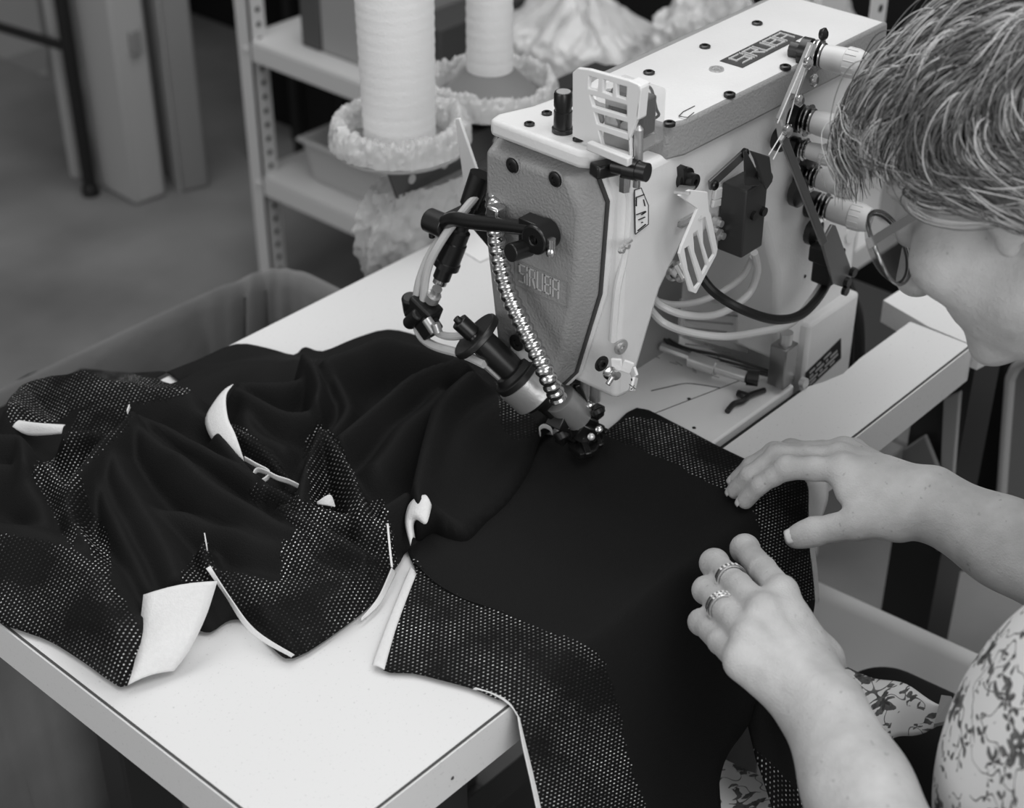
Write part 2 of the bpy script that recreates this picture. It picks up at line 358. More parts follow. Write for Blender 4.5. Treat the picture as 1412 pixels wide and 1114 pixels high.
# main casting: arm and column, side outline on the operator side
SIDE=[(.905,1.040),(.905,.838),(.925,.834),(.960,.92),(.985,.950),(1.06,.945),(1.105,.92),(1.135,.86),(1.15,.760),(1.262,.760)]
SIDE+=[(1.272,.80),(1.268,.93),(1.262,1.0),(1.25,1.04)]
b=B(); b.prism([(x,YS,z) for x,z in SIDE],(0,.125,0)); obj('arm_casting',b,M['white'],MA,bev=.006,seg=3)
# head block: front section down to the needle bar, hexagonal like the face cover
hexo=[(.8255,1.043),(.8262,.95),(.812,.838),(.748,.832),(.735,.85),(.712,.935),(.708,1.02),(.722,1.045)]
b=B(); b.loft([(XF,y,z) for y,z in hexo],[(.955,y,z+(.03 if z<.9 else 0)) for y,z in hexo]); obj('head_casting',b,M['white'],MA,bev=.003)
# grey face cover with chamfered right side
back=[(.824,1.0400),(.8245,.95),(.811,.842),(.750,.836),(.737,.853),(.7145,.936),(.7105,1.018),(.724,1.0425)]
gk=[(a*.72+c*.28,d_*.72+e_*.28) for (a,d_),(c,e_) in zip(back,hexo)]
b=B(); b.loft([(XF-.0016,y,z) for y,z in gk],[(XF+.0002,y,z) for y,z in gk]); o=obj('gasket',b,M['seam'],MA,smooth=False)
front=[(.822,1.032),(.8225,.95),(.809,.845),(.757,.839),(.745,.855),(.7275,.938),(.7245,1.010),(.7375,1.0335)]
b=B(); b.loft([(.8815,y,z) for y,z in front],[(XF-.0015,y,z) for y,z in back]); fcv=obj('face_cover',b,M['gray'],MA,bev=.0035,seg=3)
XP=.8812
for px,py in ((707,228),(766,247)):
    p=onX(px,py,XP); b=B(); b.lathe(p+Vector((.0005,0,0)),(-1,0,0),[(0,.0075),(.001,.0075),(.0011,.0068),(.0002,.0062)],24); obj('screw_recess',b,M['gray'],fcv)
    b=B(); b.lathe(p,(-1,0,0),[(0,.006),(.0012,.006),(.0018,.005),(.0018,.0026),(.0006,.0024)],6*4); obj('cover_screw',b,M['black'],fcv)
o3=onX(722,385,XP); b=B(); word(b,'SiRUBA',onX(717,387,XP),(0,-1,0),(0,0,1),.0155,.0056,.0027,.0012,(-1,0,0),.0011); obj('raised_lettering',b,mat('lettering_gray',190,.35),fcv,smooth=False)  # raised letters in an even grey, lighter than the cover
a=onX(712,389,XP); e=onX(782,402,XP); zt,zb=a.z+.0205,a.z-.003; y0=a.y+.001; y1=e.y-.0008
b=B()
for q,r in (((y0,zt),(y1,zt)),((y0,zb),(y1,zb)),((y0,zt),(y0,zb)),((y1,zt),(y1,zb))): b.bar((XP-.0001,q[0],q[1]),(XP-.0001,r[0],r[1]),.0007,.0007)
obj('lettering_frame',b,mat('frame_gray',140,.4),fcv,smooth=False)  # thin raised frame around the lettering, one even grey
# white head cap
cap=[(.883,.819),(.883,.728),(.889,.717),(.985,.712),(.985,.806),(.925,.812),(.895,.822)]
b=B(); b.prism([(x,y,1.0455) for x,y in cap],(0,0,.0145)); obj('head_cap',b,M['white'],MA,bev=.004,seg=3)
for px,py in ((730,172),(754,157),(797,193),(869,214)):
    p=onZ(px,py,1.0602); screw(p,(0,0,1),.0042 if px<860 else .0025,M['black'])
# long grey-sided top cover
cb=[(.955,.700),(.972,.694),(1.262,.690),(1.262,.806),(.99,.806),(.962,.800),(.950,.77)]
ct=[(.968,.716),(.978,.707),(1.250,.703),(1.250,.796),(.995,.796),(.974,.790),(.965,.77)]
b=B(); b.loft([(x,y,1.036) for x,y in cb],[(x,y,1.0640) for x,y in [(cc[0]+.002,cc[1]+.003) for cc in cb]]); tcv=obj('top_cover',b,M['gray'],MA,bev=.0025)
b=B(); b.loft([(x,y,1.0638) for x,y in [(.960,.705),(.974,.6985),(1.262,.695),(1.262,.804),(.99,.802),(.965,.796),(.957,.77)]],[(x,y,1.0655) for x,y in ct]); obj('cover_top_plate',b,M['white'],MA,bev=.002)
ZP=1.0656
for px,py in ((895,101),(972,65),(1044,33),(1083,93),(1006,131),(923,171)): screw(onZ(px,py,ZP),(0,0,1),.0048,M['black'],tcv)
b=B(); b.lathe(onZ(988,96,ZP),(0,0,1),[(0,.0062),(.0012,.006),(.0012,.0042),(.0004,.004),(.0004,.002),(.001,.002)],24); obj('oil_plug',b,M['steel'],tcv)
q=[onZ(996,83,ZP),onZ(1072,45,ZP),onZ(1106,53,ZP),onZ(1027,90,ZP)]; uu_=(q[1]-q[0]).normalized(); vv_=(q[0]-q[3]); vv_=(vv_-uu_*vv_.dot(uu_)).normalized()
b=B(); cc=(q[0]+q[1]+q[2]+q[3])/4; hu=.046; hv=.0115
b.prism([cc+uu_*(-hu)+vv_*(-hv),cc+uu_*hu-vv_*hv,cc+uu_*hu+vv_*hv,cc-uu_*hu+vv_*hv],(0,0,.0006)); npl=obj('name_plate',b,mat('plate_dark',58,.45),tcv,bev=.0005)
b=B(); L=word(B(),'SiRUBA',(0,0,0),(1,0,0),(0,1,0),.0135,.0115,.0038,.002,(0,0,1)); word(b,'SiRUBA',cc-uu_*(L-.0038)/2-vv_*.0067+Vector((0,0,.0006)),uu_,vv_,.0135,.0115,.0038,.0021,(0,0,1),.0005); obj('plate_lettering',b,mat('plate_letters',235,.5),npl,smooth=False)
b=B()
for A_,B_ in (((936,160),(942,154)),((942,154),(958,146)),((936,160),(948,162)),((948,162),(957,155))): b.bar(onZ(*A_,ZP+.0002),onZ(*B_,ZP+.0002),.0006,.0004)
obj('scratch_mark',b,M['seam'],tcv,smooth=False)
# flat plates on the operator side
def plate(name,pts,y,d,m,parent=MA,bev=.001,**k):
    return obj(name,B().prism([onY(px,py,y) for px,py in pts],(0,d,0)),m,parent,bev=bev,**k)
# column lower box with black label
b=B(); b.b2((1.185,.690,.60),(1.272,.84,.790)); o=obj('column_base',b,M['white'],MA,bev=.004)
b=B(); b.b2((1.2,.86,.70),(1.27,.93,.76)); 
y=.6895; q=[onY(1111,514,y),onY(1160,466,y),onY(1160,494,y),onY(1111,540,y)]
pl=obj('rating_label',B().prism([(a.x,y,a.z) for a in (q[0],q[1],q[2],q[3])],(0,.0005,0)),M['label'],o,bev=.0003)
b=B(); 
def lerp2(u,v): return (q[0].lerp(q[1],u)).lerp(q[3].lerp(q[2],u),v)
for v,segs in ((.2,((.1,.25),(.3,.42),(.5,.7))),(.42,((.1,.2),(.26,.5),(.56,.62),(.68,.88))),(.62,((.1,.32),(.38,.46),(.52,.9))),(.8,((.1,.28),(.34,.6),(.66,.8)))):
    for a_,e_ in segs: b.bar(lerp2(a_,v)-Vector((0,.0003,0)),lerp2(e_,v)-Vector((0,.0003,0)),.0022,.0003,upv=(0,1,0))
obj('label_print',b,mat('label_print',170,.6),pl,smooth=False)
# black cables falling behind the column
b=B(); b.tube([(1.285,.72,.80),(1.295,.70,.74),(1.292,.69,.64),(1.28,.70,.55)],.006); obj('power_cable',b,M['blackp'],MA)
b=B(); b.tube([(1.285,.74,.80),(1.305,.72,.74),(1.302,.70,.64),(1.29,.71,.55)],.005); obj('power_cable',b,M['blackp'],MA)
# bed plate
ZB=.7512
b=B(); b.b2((.955,.674,.735),(1.142,.92,ZB)); bed=obj('bed_plate',b,M['white'],MA,bev=.0025)
b=B(); b.bar(onZ(900,571,ZB+.0001),onZ(1022,524,ZB+.0001),.0008,.0004); obj('plate_seam',b,M['seam'],bed,smooth=False)
b=B(); b.tube([onZ(898,539,ZB),onZ(920,534,ZB),onZ(945,529,ZB),onZ(968,531,ZB),onZ(993,535,ZB)],.0006,6); obj('oil_stain',b,M['dark'],bed)
for i in range(14):
    px=random.uniform(900,1030);py=random.uniform(470,520); b=B(); b.bar(onZ(px,py,ZB+.0001),onZ(px+random.uniform(4,14),py+random.uniform(2,6),ZB+.0001),.0007,.0003); obj('scuff_mark',b,mat('scuff',120,.8),bed,smooth=False)
for px,py in ((957,590),(928,587),(950,550)): b=B(); b.lathe(onZ(px,py,ZB),(0,0,1),[(0,.0018),(.0004,.0018)],10); obj('bed_hole',b,M['hole'],bed)
b=B(); b.b2((.945,.6645,.715),(1.150,.6735,.742)); obj('bed_gap_strip',b,M['blackp'],MA)  # black strip standing in for the dark gap between tabletop and bed
b=B(); b.b2((.96,.676,.62),(1.15,.90,.7345)); obj('bed_housing',b,M['dark'],MA,bev=.003)
# small steel post with block at the bed corner
b=B(); p=onY(1086,520,.675); b.b2((1.118,.672,.757),(1.138,.690,.80)); obj('hinge_block',b,mat('zinc',140,.3,metal=.8),MA,bev=.0015)
obj('hinge_cap',B().cyl((1.128,.68,.80),(1.128,.68,.812),.006),M['steel'],MA); b=B(); b.lathe((1.143,.668,.757),(0,-1,0),[(0,.005),(.005,.005),(.007,.002)],14); obj('hinge_pin',b,M['steel'],MA)
# black latch lying on the bed
b=B(); b.tube([onZ(1003,567,.754),onZ(1012,557,.755),onZ(1024,553,.756),onZ(1034,545,.756),onZ(1054,538,.754)],.0028,8); b.tube([onZ(1018,542,.755),onZ(1027,545,.756),onZ(1034,548,.755)],.0035,8); obj('bed_latch',b,M['black'],MA)
# black sight glass on the cap
p=onZ(776,181,1.0602); b=B(); b.lathe(p,(0,0,1),[(0,.0085),(.003,.0085),(.0035,.0072),(.017,.0072),(.0172,.0066),(.021,.0066),(.0212,.0073),(.031,.0073),(.0325,.0066)],28)
o=obj('sight_gauge',b,M['black'],MA); b=B(); b.lathe(p+Vector((0,0,.0322)),(0,0,1),[(0,.0055),(.0006,.0055),(.0006,.003)],24); obj('gauge_cap',b,M['steel'],o)
# white eye guard with windows
XG=.893
def G(px,py,x=XG): return onX(px,py,x)
outer=[(789,100),(796,94),(812,96),(866,111),(880,117),(884,125),(880,160),(868,191),(869,219),(840,207),(808,196),(789,188)]
holes=[[(812,105),(825,109),(824,125),(811,122)],[(832,110),(845,114),(844,132),(831,127)],[(850,116),(864,120),(863,137),(850,133)],
 [(813,131),(864,145),(864,161),(817,147)],[(819,155),(865,169),(865,184),(823,171)],[(825,180),(867,194),(866,212),(830,201)]]
b=B(); b.frame([G(*p) for p in outer],[[G(*p) for p in h] for h in holes],(.004,0,0)); gd=obj('eye_guard',b,M['plastic'],MA,bev=.0008,smooth=False)
# guard side wall and clear box behind
b=B(); y1=G(884,125).y; s1=[G(880,117),G(884,125),G(880,160),G(868,191)]
sd=[(884,125),(887,165),(873,185),(869,192)]
b.prism([G(879,117),G(884,122),G(882,162),G(868,191)],(.0,-.0,0)) if 0 else None
b.prism([G(866,112),G(883,119),G(883,122),G(866,115)],(.012,0,0)); b.prism([G(881,118),G(884,122),G(880,165),G(876,168)],(.010,0,.0)); obj('guard_side',b,M['plastic'],gd,bev=.001)
b=B(); y0=G(806,100).y; yb=G(880,117).y; b.b2((XG+.005,yb+.003,1.064),(XG+.040,y0-.006,1.108)); obj('clear_cover',b,mat('clear_acrylic',200,.08,alpha=.18,spec=.8),gd,bev=.003)
b=B()
b.b2((XG+.010,yb+.008,1.0605),(XG+.034,y0-.012,1.072))
for k in range(3):
    yy=yb+.014+k*.015; b.lathe((XG+.010,yy,1.082),(-1,0,0),[(0,.0065),(.003,.0065),(.004,.003)],16); b.cyl((XG+.022,yy,1.07),(XG+.022,yy,1.100),.0025)
b.bar((XG+.012,yb+.006,1.098),(XG+.012,y0-.012,1.096),.003,.004)
obj('thread_takeup',b,M['steel'],MA); 
b=B(); b.b2((XG+.018,yb+.006,1.074),(XG+.032,y0-.01,1.104)); obj('takeup_block',b,mat('mech_dark',52,.4,metal=.4),MA,bev=.002)
b=B(); b.tube([G(888,119,.93),G(898,123,.93),G(905,150,.93),G(908,159,.93),G(896,167,.93)],.0012,6); obj('cover_rim',b,M['black'],gd)
plate('clear_flap',[(884,119),(898,124),(907,158),(889,167),(884,150)],.722,.0015,mat('clear_acrylic',200,.08),gd)
# white guard arm, black clamp, pin
b=B(); b.bar(Fc(812,200,.884),Fc(869,223,.884),.006,.007); obj('guard_arm',b,M['white'],MA,bev=.001)
b=B(); b.bar(S(818,236,.712),S(850,229,.706),.013,.011); obj('guard_clamp',b,M['black'],MA,bev=.002)
b=B(); a_=S(846,228,.700);e_=S(893,238,.672); b.rings([a_,a_.lerp(e_,.35),a_.lerp(e_,.36),a_.lerp(e_,.72),a_.lerp(e_,.73),e_],[.006,.006,.008,.008,.0072,.0072],20); obj('clamp_shaft',b,M['black'],MA)
b=B(); a_=S(880,224,.684);e_=S(881,178,.684); b.rings([a_,e_,e_+Vector((0,0,.003))],[.0035,.0035,.0012],14); obj('guard_pin',b,M['steel'],MA)
b=B(); a_=S(862,243,.690); b.cyl(a_,a_+Vector((0,0,-.012)),.0045,n=6); a_=S(878,244,.69); b.cyl(a_,a_+Vector((0,0,-.008)),.003); obj('clamp_nut',b,M['chrome'],MA)
# side sticker with pictogram
st=plate('warning_sticker',[(875,262),(884,259),(894,283),(894,309),(876,323)],YS-.0016,.0004,M['paper'],MA,bev=0,label='white hexagon sticker with black pictograms')
b=B(); pp=[S(875,262,YS-.0018),S(884,259,YS-.0018),S(894,283,YS-.0018),S(894,309,YS-.0018),S(876,323,YS-.0018)]
for a_,e_ in zip(pp,pp[1:]+pp[:1]): b.bar(a_,e_,.0008,.0004)
for A_,B_ in (((877,284),(877,272)),((877,272),(888,268)),((890,292),(884,296)),((877,296),(890,291)),((880,303),(889,299)),((879,318),(890,309)),((884,307),(886,306)),((887,275),(889,284))): b.bar(S(*A_,YS-.0019),S(*B_,YS-.0019),.0018,.0004)
obj('sticker_print',b,M['label'],st,smooth=False)
# vertical cast rib and fittings on the head side
b=B(); b.tube([S(855,252,.702),S(866,270,.701),S(862,345,.701),S(851,400,.703),S(845,470,.706)],.0032,10); obj('cast_rib',b,M['white'],MA)
for px,py in ((862,338),(855,344)):
    b=B(); p=S(px,py,.695); b.lathe(p,(0,-1,0),[(0,.003),(.002,.003),(.0025,.0022),(.004,.0022)],6); b.bar(p,p+Vector((.006,-.002,.003)),.0018,.0018); obj('thread_guide',b,M['steel'],MA)
for px,py,r in ((856,478,.0045),(829,501,.0045)):
    b=B(); p=S(px,py,.700); b.lathe(p,(-.2,-1,0),[(0,r*1.5),(.001,r*1.5),(.0012,r),(.003,r*.95),(.003,r*.5),(.001,r*.45)],18); obj('side_screw',b,M['steel' if px==856 else 'black'],MA)
p=S(942,245,YS); b=B(); b.lathe(p,(0,-1,0),[(0,.0095),(.004,.0095),(.0045,.0065),(.012,.0065),(.0125,.005),(.0125,.0025),(.006,.002)],22); b.bar(S(940,230,.697),S(942,262,.697),.007,.005); obj('tension_release',b,M['black'],MA)
# pierced white finger guard on the side
YG=.668
def Q(px,py,y=YG): return onY(px,py,y)
outer=[(952,262),(976,265),(978,291),(981,297),(990,343),(988,352),(960,405),(952,402),(937,350),(940,340),(962,288),(936,270)]
holes=[[(969,301),(973,299),(985,351),(978,361),(970,335)],[(956,322),(962,318),(975,366),(969,378),(958,347)],[(944,343),(950,339),(965,390),(958,398),(949,372)]]
b=B(); b.frame([Q(*p) for p in outer],[[Q(*p) for p in h] for h in holes],(0,.0025,0)); fg=obj('finger_guard',b,M['plastic'],MA,bev=.0006,smooth=False)
b=B(); b.bar(Q(940,266),S(950,255,.698),.012,.002); b.bar(Q(964,300),S(938,310,.70),.006,.003); b.bar(S(938,310,.698),S(962,296,.698),.003,.006); obj('guard_bracket',b,M['steel'],fg)
b=B(); 
for px,py in ((985,305),(988,322),(980,316)): b.lathe(S(px,py,.695),(0,-1,0),[(0,.005),(.004,.005),(.005,.003),(.008,.003)],14)
obj('thread_tension',b,M['steel'],MA)
b=B(); b.lathe(S(928,372,.700),(-.3,-1,0),[(0,.009),(.003,.009),(.004,.006),(.012,.006),(.013,.003)],18); b.cyl(S(936,366,.69),S(946,384,.68),.004); obj('thread_wheel',b,M['chrome'],MA)
# linkage lever with black bracket and block
b=B(); b.bar(S(978,256,.692),S(1028,210,.692),.0025,.009); lv=obj('link_lever',b,mat('zinc2',120,.35,metal=.7),MA,bev=.0005)
for px,py in ((984,255),(1026,211)): screw(S(px,py,.691),(0,-1,0),.0042,M['black'],lv,h=.003)
b=B(); b.bar(S(984,268,.698),S(1030,252,.698),.004,.010); b.bar(S(982,281,.698),S(1032,268,.698),.003,.007); obj('white_link',b,M['white'],MA,bev=.001)
b=B(); b.prism([S(1027,208,.672),S(1030,208,.672),S(1056,258,.672),S(1028,256,.672)],(0,.002,0)); b.prism([S(1036,208,.655),S(1062,216,.655),S(1066,250,.655),S(1058,262,.655),S(1052,250,.655),S(1042,220,.655)],(0,.003,0)); b.cyl(S(1050,235,.675),S(1056,245,.66),.006); obj('bracket_block',b,M['dark'],MA,bev=.001)
t0=onY(1030,264,.672); b=B(); b.b2((t0.x,.672,onY(1030,352,.672).z),(onY(1059,255,.672).x,.697,t0.z)); o=obj('solenoid_block',b,mat('solenoid_dark',50,.4),MA,bev=.0015)
for px,py in ((1038,297),(1051,291)): b=B(); b.lathe(onY(px,py,.672),(0,-1,0),[(0,.004),(.003,.004),(.003,.002)],14); obj('block_screw',b,M['black'],o)
b=B(); p=S(1008,330,.69); b.lathe(p,(-.3,-1,0),[(0,.005),(.006,.005)],16); obj('rubber_plug',b,M['black'],MA)
# fixing holes on the column
for px,py in ((1110,381),(1157,440)): b=B(); b.lathe(S(px,py,YS-.0002),(0,-1,0),[(0,.0018),(.0003,.0018)],10); obj('column_hole',b,M['hole'],MA)
# tension knobs
def knob(px,py,L,r,y=.690,dark=False):
    # px,py: where the knob shaft meets its chrome discs
    p=onY(px,py,y); b=B(); ax=Vector((.18,-1,-.02)).normalized()
    k=thing('tension','x','x',p); 
    del k['label'],k['category']; k.name='tension_unit'; k.parent=MA; k.matrix_parent_inverse=Matrix.Translation(-Vector(MA.location))
    b.lathe(p,ax,[(L*.18,r*.78),(L*.30,r*.85),(L*.6,r*.9),(L*.62,r),(L*.85,r*.98),(L*.98,r*.86),(L,r*.7),(L,r*.25),(L*.9,r*.22)],32)
    x=Vector((0,0,1)).cross(ax).normalized(); yv=ax.cross(x)
    for i in range(14):
        a=2*math.pi*i/14; d=x*math.cos(a)+yv*math.sin(a); b.bar(p+ax*L*.63+d*r*.98,p+ax*L*.84+d*r*.97,.0011,.0011)
    obj('knob',b,M['knob'],k)
    for j,(dd,rr) in enumerate(((-.0,.98),(.09,1.12),(.16,.9))):
        b=B(); b.lathe(p+ax*L*(dd-.05),ax,[(0,r*rr*.5),(.001,r*rr),(.002,r*rr),(.003,r*rr*.6)],28); obj('tension_disc',b,M['chrome'],k)
    b=B(); b.cyl(p+Vector((0,0,0)),p-ax*.022,r*.55); obj('shaft',b,M['dark'],k)
    b=B(); q=p-ax*.012; b.lathe(q,ax,[(0,r*1.0),(.008,r*1.0),(.009,r*.8)],20); obj('base_ring',b,M['black'],k)
for a_ in ((1124,75,.045,.0125),(1110,165,.045,.0125),(1118,243,.043,.0115),(1132,285,.047,.0125),(1106,205,.03,.009)): knob(*a_)
b=B(); b.lathe(S(1172,322,YS),(0,-1,0),[(0,.009),(.002,.009),(.0025,.006),(.0025,.003)],20); obj('bolt_cap',b,M['white'],MA)
# thread guide bars and threads running to the knobs
b=B(); b.bar(S(1122,60,.675),S(1096,130,.675),.0035,.006); b.bar(S(1118,60,.68),S(1074,165,.68),.003,.006); b.bar(S(1074,165,.68),S(1078,190,.675),.003,.006); b.bar(S(1078,190,.672),S(1100,235,.668),.003,.005); obj('guide_bar',b,M['steel'],MA)
b=B(); b.bar(S(1080,190,.672),S(1136,335,.655),.0045,.007); obj('guide_rail',b,mat('zinc3',130,.3,metal=.8),MA,bev=.0008)
for k,(A_,B_) in enumerate((((1118,62),(1072,170)),((1112,90),(1098,130)),((1086,172),(1060,214)),((1091,172),(1066,220)),((1098,130),(1086,170)))):
    b=B(); b.cyl(S(*A_,.672),S(*B_,.672),.0006,n=6); obj('sewing_thread',b,M['thread'],MA)
for px,py in ((1131,47),(1110,86),(1098,138),(1082,180),(1118,110)):
    b=B(); b.lathe(S(px,py,.672),(.2,-1,.1),[(0,.004),(.003,.0055),(.004,.0055),(.006,.003)],14); obj('guide_screw',b,M['chrome' if py>60 else 'black'],MA)
for px,py,w_,h_ in ((1072,190,.012,.02),(1098,262,.016,.03),(1118,318,.014,.02),(1113,215,.012,.02)):
    p=S(px,py,.693); obj('tension_base',B().lathe(p,(0,-1,0),[(0,w_*.9),(.006,w_*.9),(.008,w_*.6)],16),M['black'],MA)
b=B(); b.prism([Q(1134,336,.655),Q(1148,310,.655),Q(1153,311,.655),Q(1176,376,.655),Q(1165,397,.655),Q(1150,392,.655)],(0,.003,0)); o=obj('cover_plate',b,mat('zinc4',125,.35,metal=.6),MA,bev=.0008)
for px,py in ((1174,374),(1166,388),(1163,400)): b=B(); b.lathe(Q(px,py,.655),(0,-1,0),[(0,.0045),(.004,.0045),(.004,.002)],14); obj('plate_screw',b,M['black'],o)
b=B(); b.box(S(1142,365,.672),(.024,.02,.032)); b.box(S(1133,350,.675),(.014,.02,.016)); obj('connector_block',b,M['blackp'],MA,bev=.002)
# hoses around the arm
def hose(name,pts,r,m,par=MA,n=10):
    return obj(name,B().tube(pts,r,n),m,par)
hose('black_hose',[S(966,380,.705),S(985,403,.69),S(1020,425,.665),S(1065,440,.655),S(1100,436,.655),S(1125,415,.66),S(1141,390,.672)],.0042,M['blackp'])
hose('air_tube',[S(893,398,.74),S(910,420,.72),S(945,434,.705),S(990,433,.70),S(1030,408,.70),S(1044,375,.695),S(1040,348,.69)],.0034,M['tube'])
hose('air_tube',[S(893,422,.73),S(915,445,.71),S(950,458,.70),S(1000,464,.68),S(1050,457,.675),S(1090,446,.67),S(1120,412,.67),S(1138,384,.675)],.0034,M['tube'])
hose('air_tube',[S(890,410,.75),S(930,420,.73),S(975,412,.72),S(1020,385,.71),S(1038,355,.70)],.003,M['tube'])
plate('clear_shield',[(938,412),(1034,424),(1032,488),(935,462)],.745,.002,mat('clear_shield',190,.2,alpha=.35),MA)
b=B()
for v in range(5):
    y_=.7448; py=430+v*11; b.bar(onY(945,py,y_),onY(1020-v*9,py+6,y_),.0018,.0003,upv=(0,1,0))
obj('shield_print',b,mat('shield_print',120,.8),MA,smooth=False)
b=B(); b.tube([onZ(912,478,.766),onZ(950,492,.765),onZ(990,505,.764)],.004,8); b.cyl(onZ(952,495,.768),onZ(988,507,.768),.0075); b.cyl(onZ(988,507,.768),onZ(1030,520,.768),.0055); o=obj('air_cylinder',b,M['steel'],MA)
b=B(); b.cyl(onZ(1030,520,.768),onZ(1046,522,.768),.0075); obj('cylinder_end',b,M['black'],o)
for k in range(3):
    b=B(); b.tube([onZ(905+k*5,455+k*6,.762+k*.002),onZ(940,478+k*5,.763),onZ(1000,492+k*6,.762),onZ(1062,512+k*3,.761)],.0016,6); obj('control_wire',b,M['dark'],MA)
# mid grey block standing in the dark gap under the arm
b=B(); b.b2((.99,.80,.7515),(1.13,.823,.90)); obj('under_arm_block',b,M['cab2'],MA)
# face-side black handle rod with clamps
def Fp(px,py,x=.862): return onX(px,py,x)
b=B(); b.tube([Fp(612,308,.875),Fp(625,302,.870),Fp(650,306,.868),Fp(700,311,.868),Fp(738,316,.868)],.0062,14); obj('handle_rod',b,M['black'],MA)
p=onX(757,320,.880); b=B(); b.lathe(p,(-1,.0,0),[(0,.0125),(.018,.0125),(.019,.0115),(.019,.004),(.014,.0035)],28); b.b2((.864,p.y,p.z-.009),(.878,p.y+.018,p.z+.0125)); b.cyl((.868,p.y+.010,p.z-.012),(.848,p.y+.012,p.z-.010),.0075); rc=obj('rod_clamp',b,M['black'],MA,bev=.0008)
b=B(); q=onX(760,342,.866); b.cyl(q+Vector((0,0,.008)),q,.0035); b.lathe(q+Vector((0,0,-.004)),(0,0,1),[(-.004,.001),(-.002,.004),(.002,.004),(.005,.002)],14); obj('clamp_ball',b,M['chrome'],rc)
b=B(); p=onX(601,307,.875); b.rings([p+Vector((.0,.008,-.0)),p+Vector((.0,-.012,.0))],[.0105,.0105],20); b.bar(p+Vector((0,-.004,0)),p+Vector((.05,-.03,.018)),.010,.010); b.cyl(p+Vector((-.001,.004,-.008)),p+Vector((-.001,.004,-.015)),.0028); b.cyl(p+Vector((-.001,-.006,-.008)),p+Vector((-.001,-.006,-.013)),.003); b.box(p+Vector((0,.0085,0)),(.009,.006,.009)); obj('rod_end',b,M['black'],MA,bev=.0008)
# white lever blade behind the face cover
b=B(); x_=.98; b.prism([onX(627,164,x_),onX(633,163,x_),onX(664,255,x_),onX(655,272,x_),onX(641,270,x_)],(.003,0,0)); obj('lever_blade',b,M['plastic'],MA,bev=.001)
# black air coupling hanging behind the rod
b=B(); A_=onX(664,240,.905);E_=onX(607,388,.875)
def L(t): return A_.lerp(E_,t)
b.rings([L(0),L(.28),L(.29),L(.5),L(.52),L(.62),L(.63),L(.80),L(.81),L(.86),L(.87),L(.97)],[.010,.0085,.0068,.0068,.0095,.0095,.0105,.0105,.0115,.0115,.0075,.0075],22); cp=obj('air_coupling',b,M['black'],MA)
b=B(); b.rings([L(.95),L(1.02)],[.0062,.0062],16); obj('coupling_tip',b,M['chrome'],cp)
b=B(); b.prism([onX(655,262,.915),onX(688,232,.915),onX(690,330,.915),onX(676,345,.915),onX(648,312,.915)],(.004,0,0)); obj('rear_bracket',b,M['dark'],MA,bev=.001)
b=B(); A_=onX(603,398,.865);E_=onX(590,424,.865); b.rings([A_,A_.lerp(E_,.3),A_.lerp(E_,.32),A_.lerp(E_,.6),A_.lerp(E_,.62),E_],[.0045,.004,.0065,.0065,.004,.004],14); obj('brass_fitting',b,M['steel'],MA)
b=B(); c_=onX(584,430,.862); b.box(c_,(.018,.026,.024),Matrix.Rotation(.4,3,'X')); b.box(c_+Vector((-.004,-.010,-.009)),(.014,.016,.018),Matrix.Rotation(.7,3,'X')); b.cyl(c_+Vector((-.004,.012,.012)),c_+Vector((0,.014,-.006)),.0075); b.cyl(c_+Vector((-.009,-.004,.004)),c_+Vector((-.009,.010,-.012)),.006); fm=obj('hose_manifold',b,M['blackp'],MA,bev=.002)
b=B(); b.cyl(onX(588,440,.852),onX(600,458,.852),.0045); b.cyl(onX(600,446,.85),onX(604,458,.85),.004); obj('manifold_nut',b,M['steel'],fm)
hose('air_tube',[onX(690,236,.915),onX(668,258,.905),onX(640,290,.885),onX(610,330,.868),onX(590,370,.862),onX(583,420,.862)],.0036,M['tube'])
hose('air_tube',[onX(684,240,.92),onX(655,275,.90),onX(628,305,.88),onX(596,345,.868),onX(579,385,.862),onX(573,420,.862)],.0036,M['tube'])
NW=onZ(800,590,.775)
hose('air_tube',[onX(574,435,.862),onX(575,450,.86),onX(583,466,.857),onX(602,478,.852),onX(640,489,.85),onX(668,502,.85)],.0040,M['tube'])
hose('air_tube',[onX(598,455,.862),onX(610,462,.86),onX(625,464,.858),onX(642,462,.856)],.0034,M['tube'])
# inclined air actuator
def ax_(pa,pb,da,db): return D(*pa,da),D(*pb,db)
A_,E_=ax_((655,462),(757,556),1.372,1.40); dirn=(E_-A_).normalized(); Lg=(E_-A_).length
ac=lambda t:A_+dirn*(Lg*t)
b=B(); b.rings([ac(-.02),ac(.0),ac(.05)],[.0225,.0235,.0235],28); b.rings([ac(.03),ac(.50)],[.0115,.0115],22); at=obj('air_actuator',b,mat('actuator_black',30,.35),MA,bev=.0008)
b=B(); b.rings([ac(.48),ac(.53),ac(.54),ac(.62)],[.016,.019,.0225,.0225],28); obj('actuator_collar',b,M['blackp'],at,bev=.0006)
b=B(); b.rings([ac(.60),ac(.605),ac(.85),ac(.86)],[.021,.0235,.0235,.022],32); obj('steel_sleeve',b,M['steel'],at)
b=B(); b.rings([ac(.86),ac(.90),ac(.92),ac(1.0)],[.020,.019,.012,.010],24); obj('rubber_boot',b,M['black'],at)
b=B(); q=ac(-.03)+Vector((-.004,0,.004)); b.cyl(q-dirn*.012,q+dirn*.004,.0075); b.cyl(q+Vector((0,.014,.0)),q,.0045); b.cyl(q+Vector((0,-.01,-.008)),q,.005); b.lathe(q-dirn*.016,dirn,[(0,.003),(.006,.004)],10); obj('inlet_fitting',b,M['black'],at,bev=.0006)
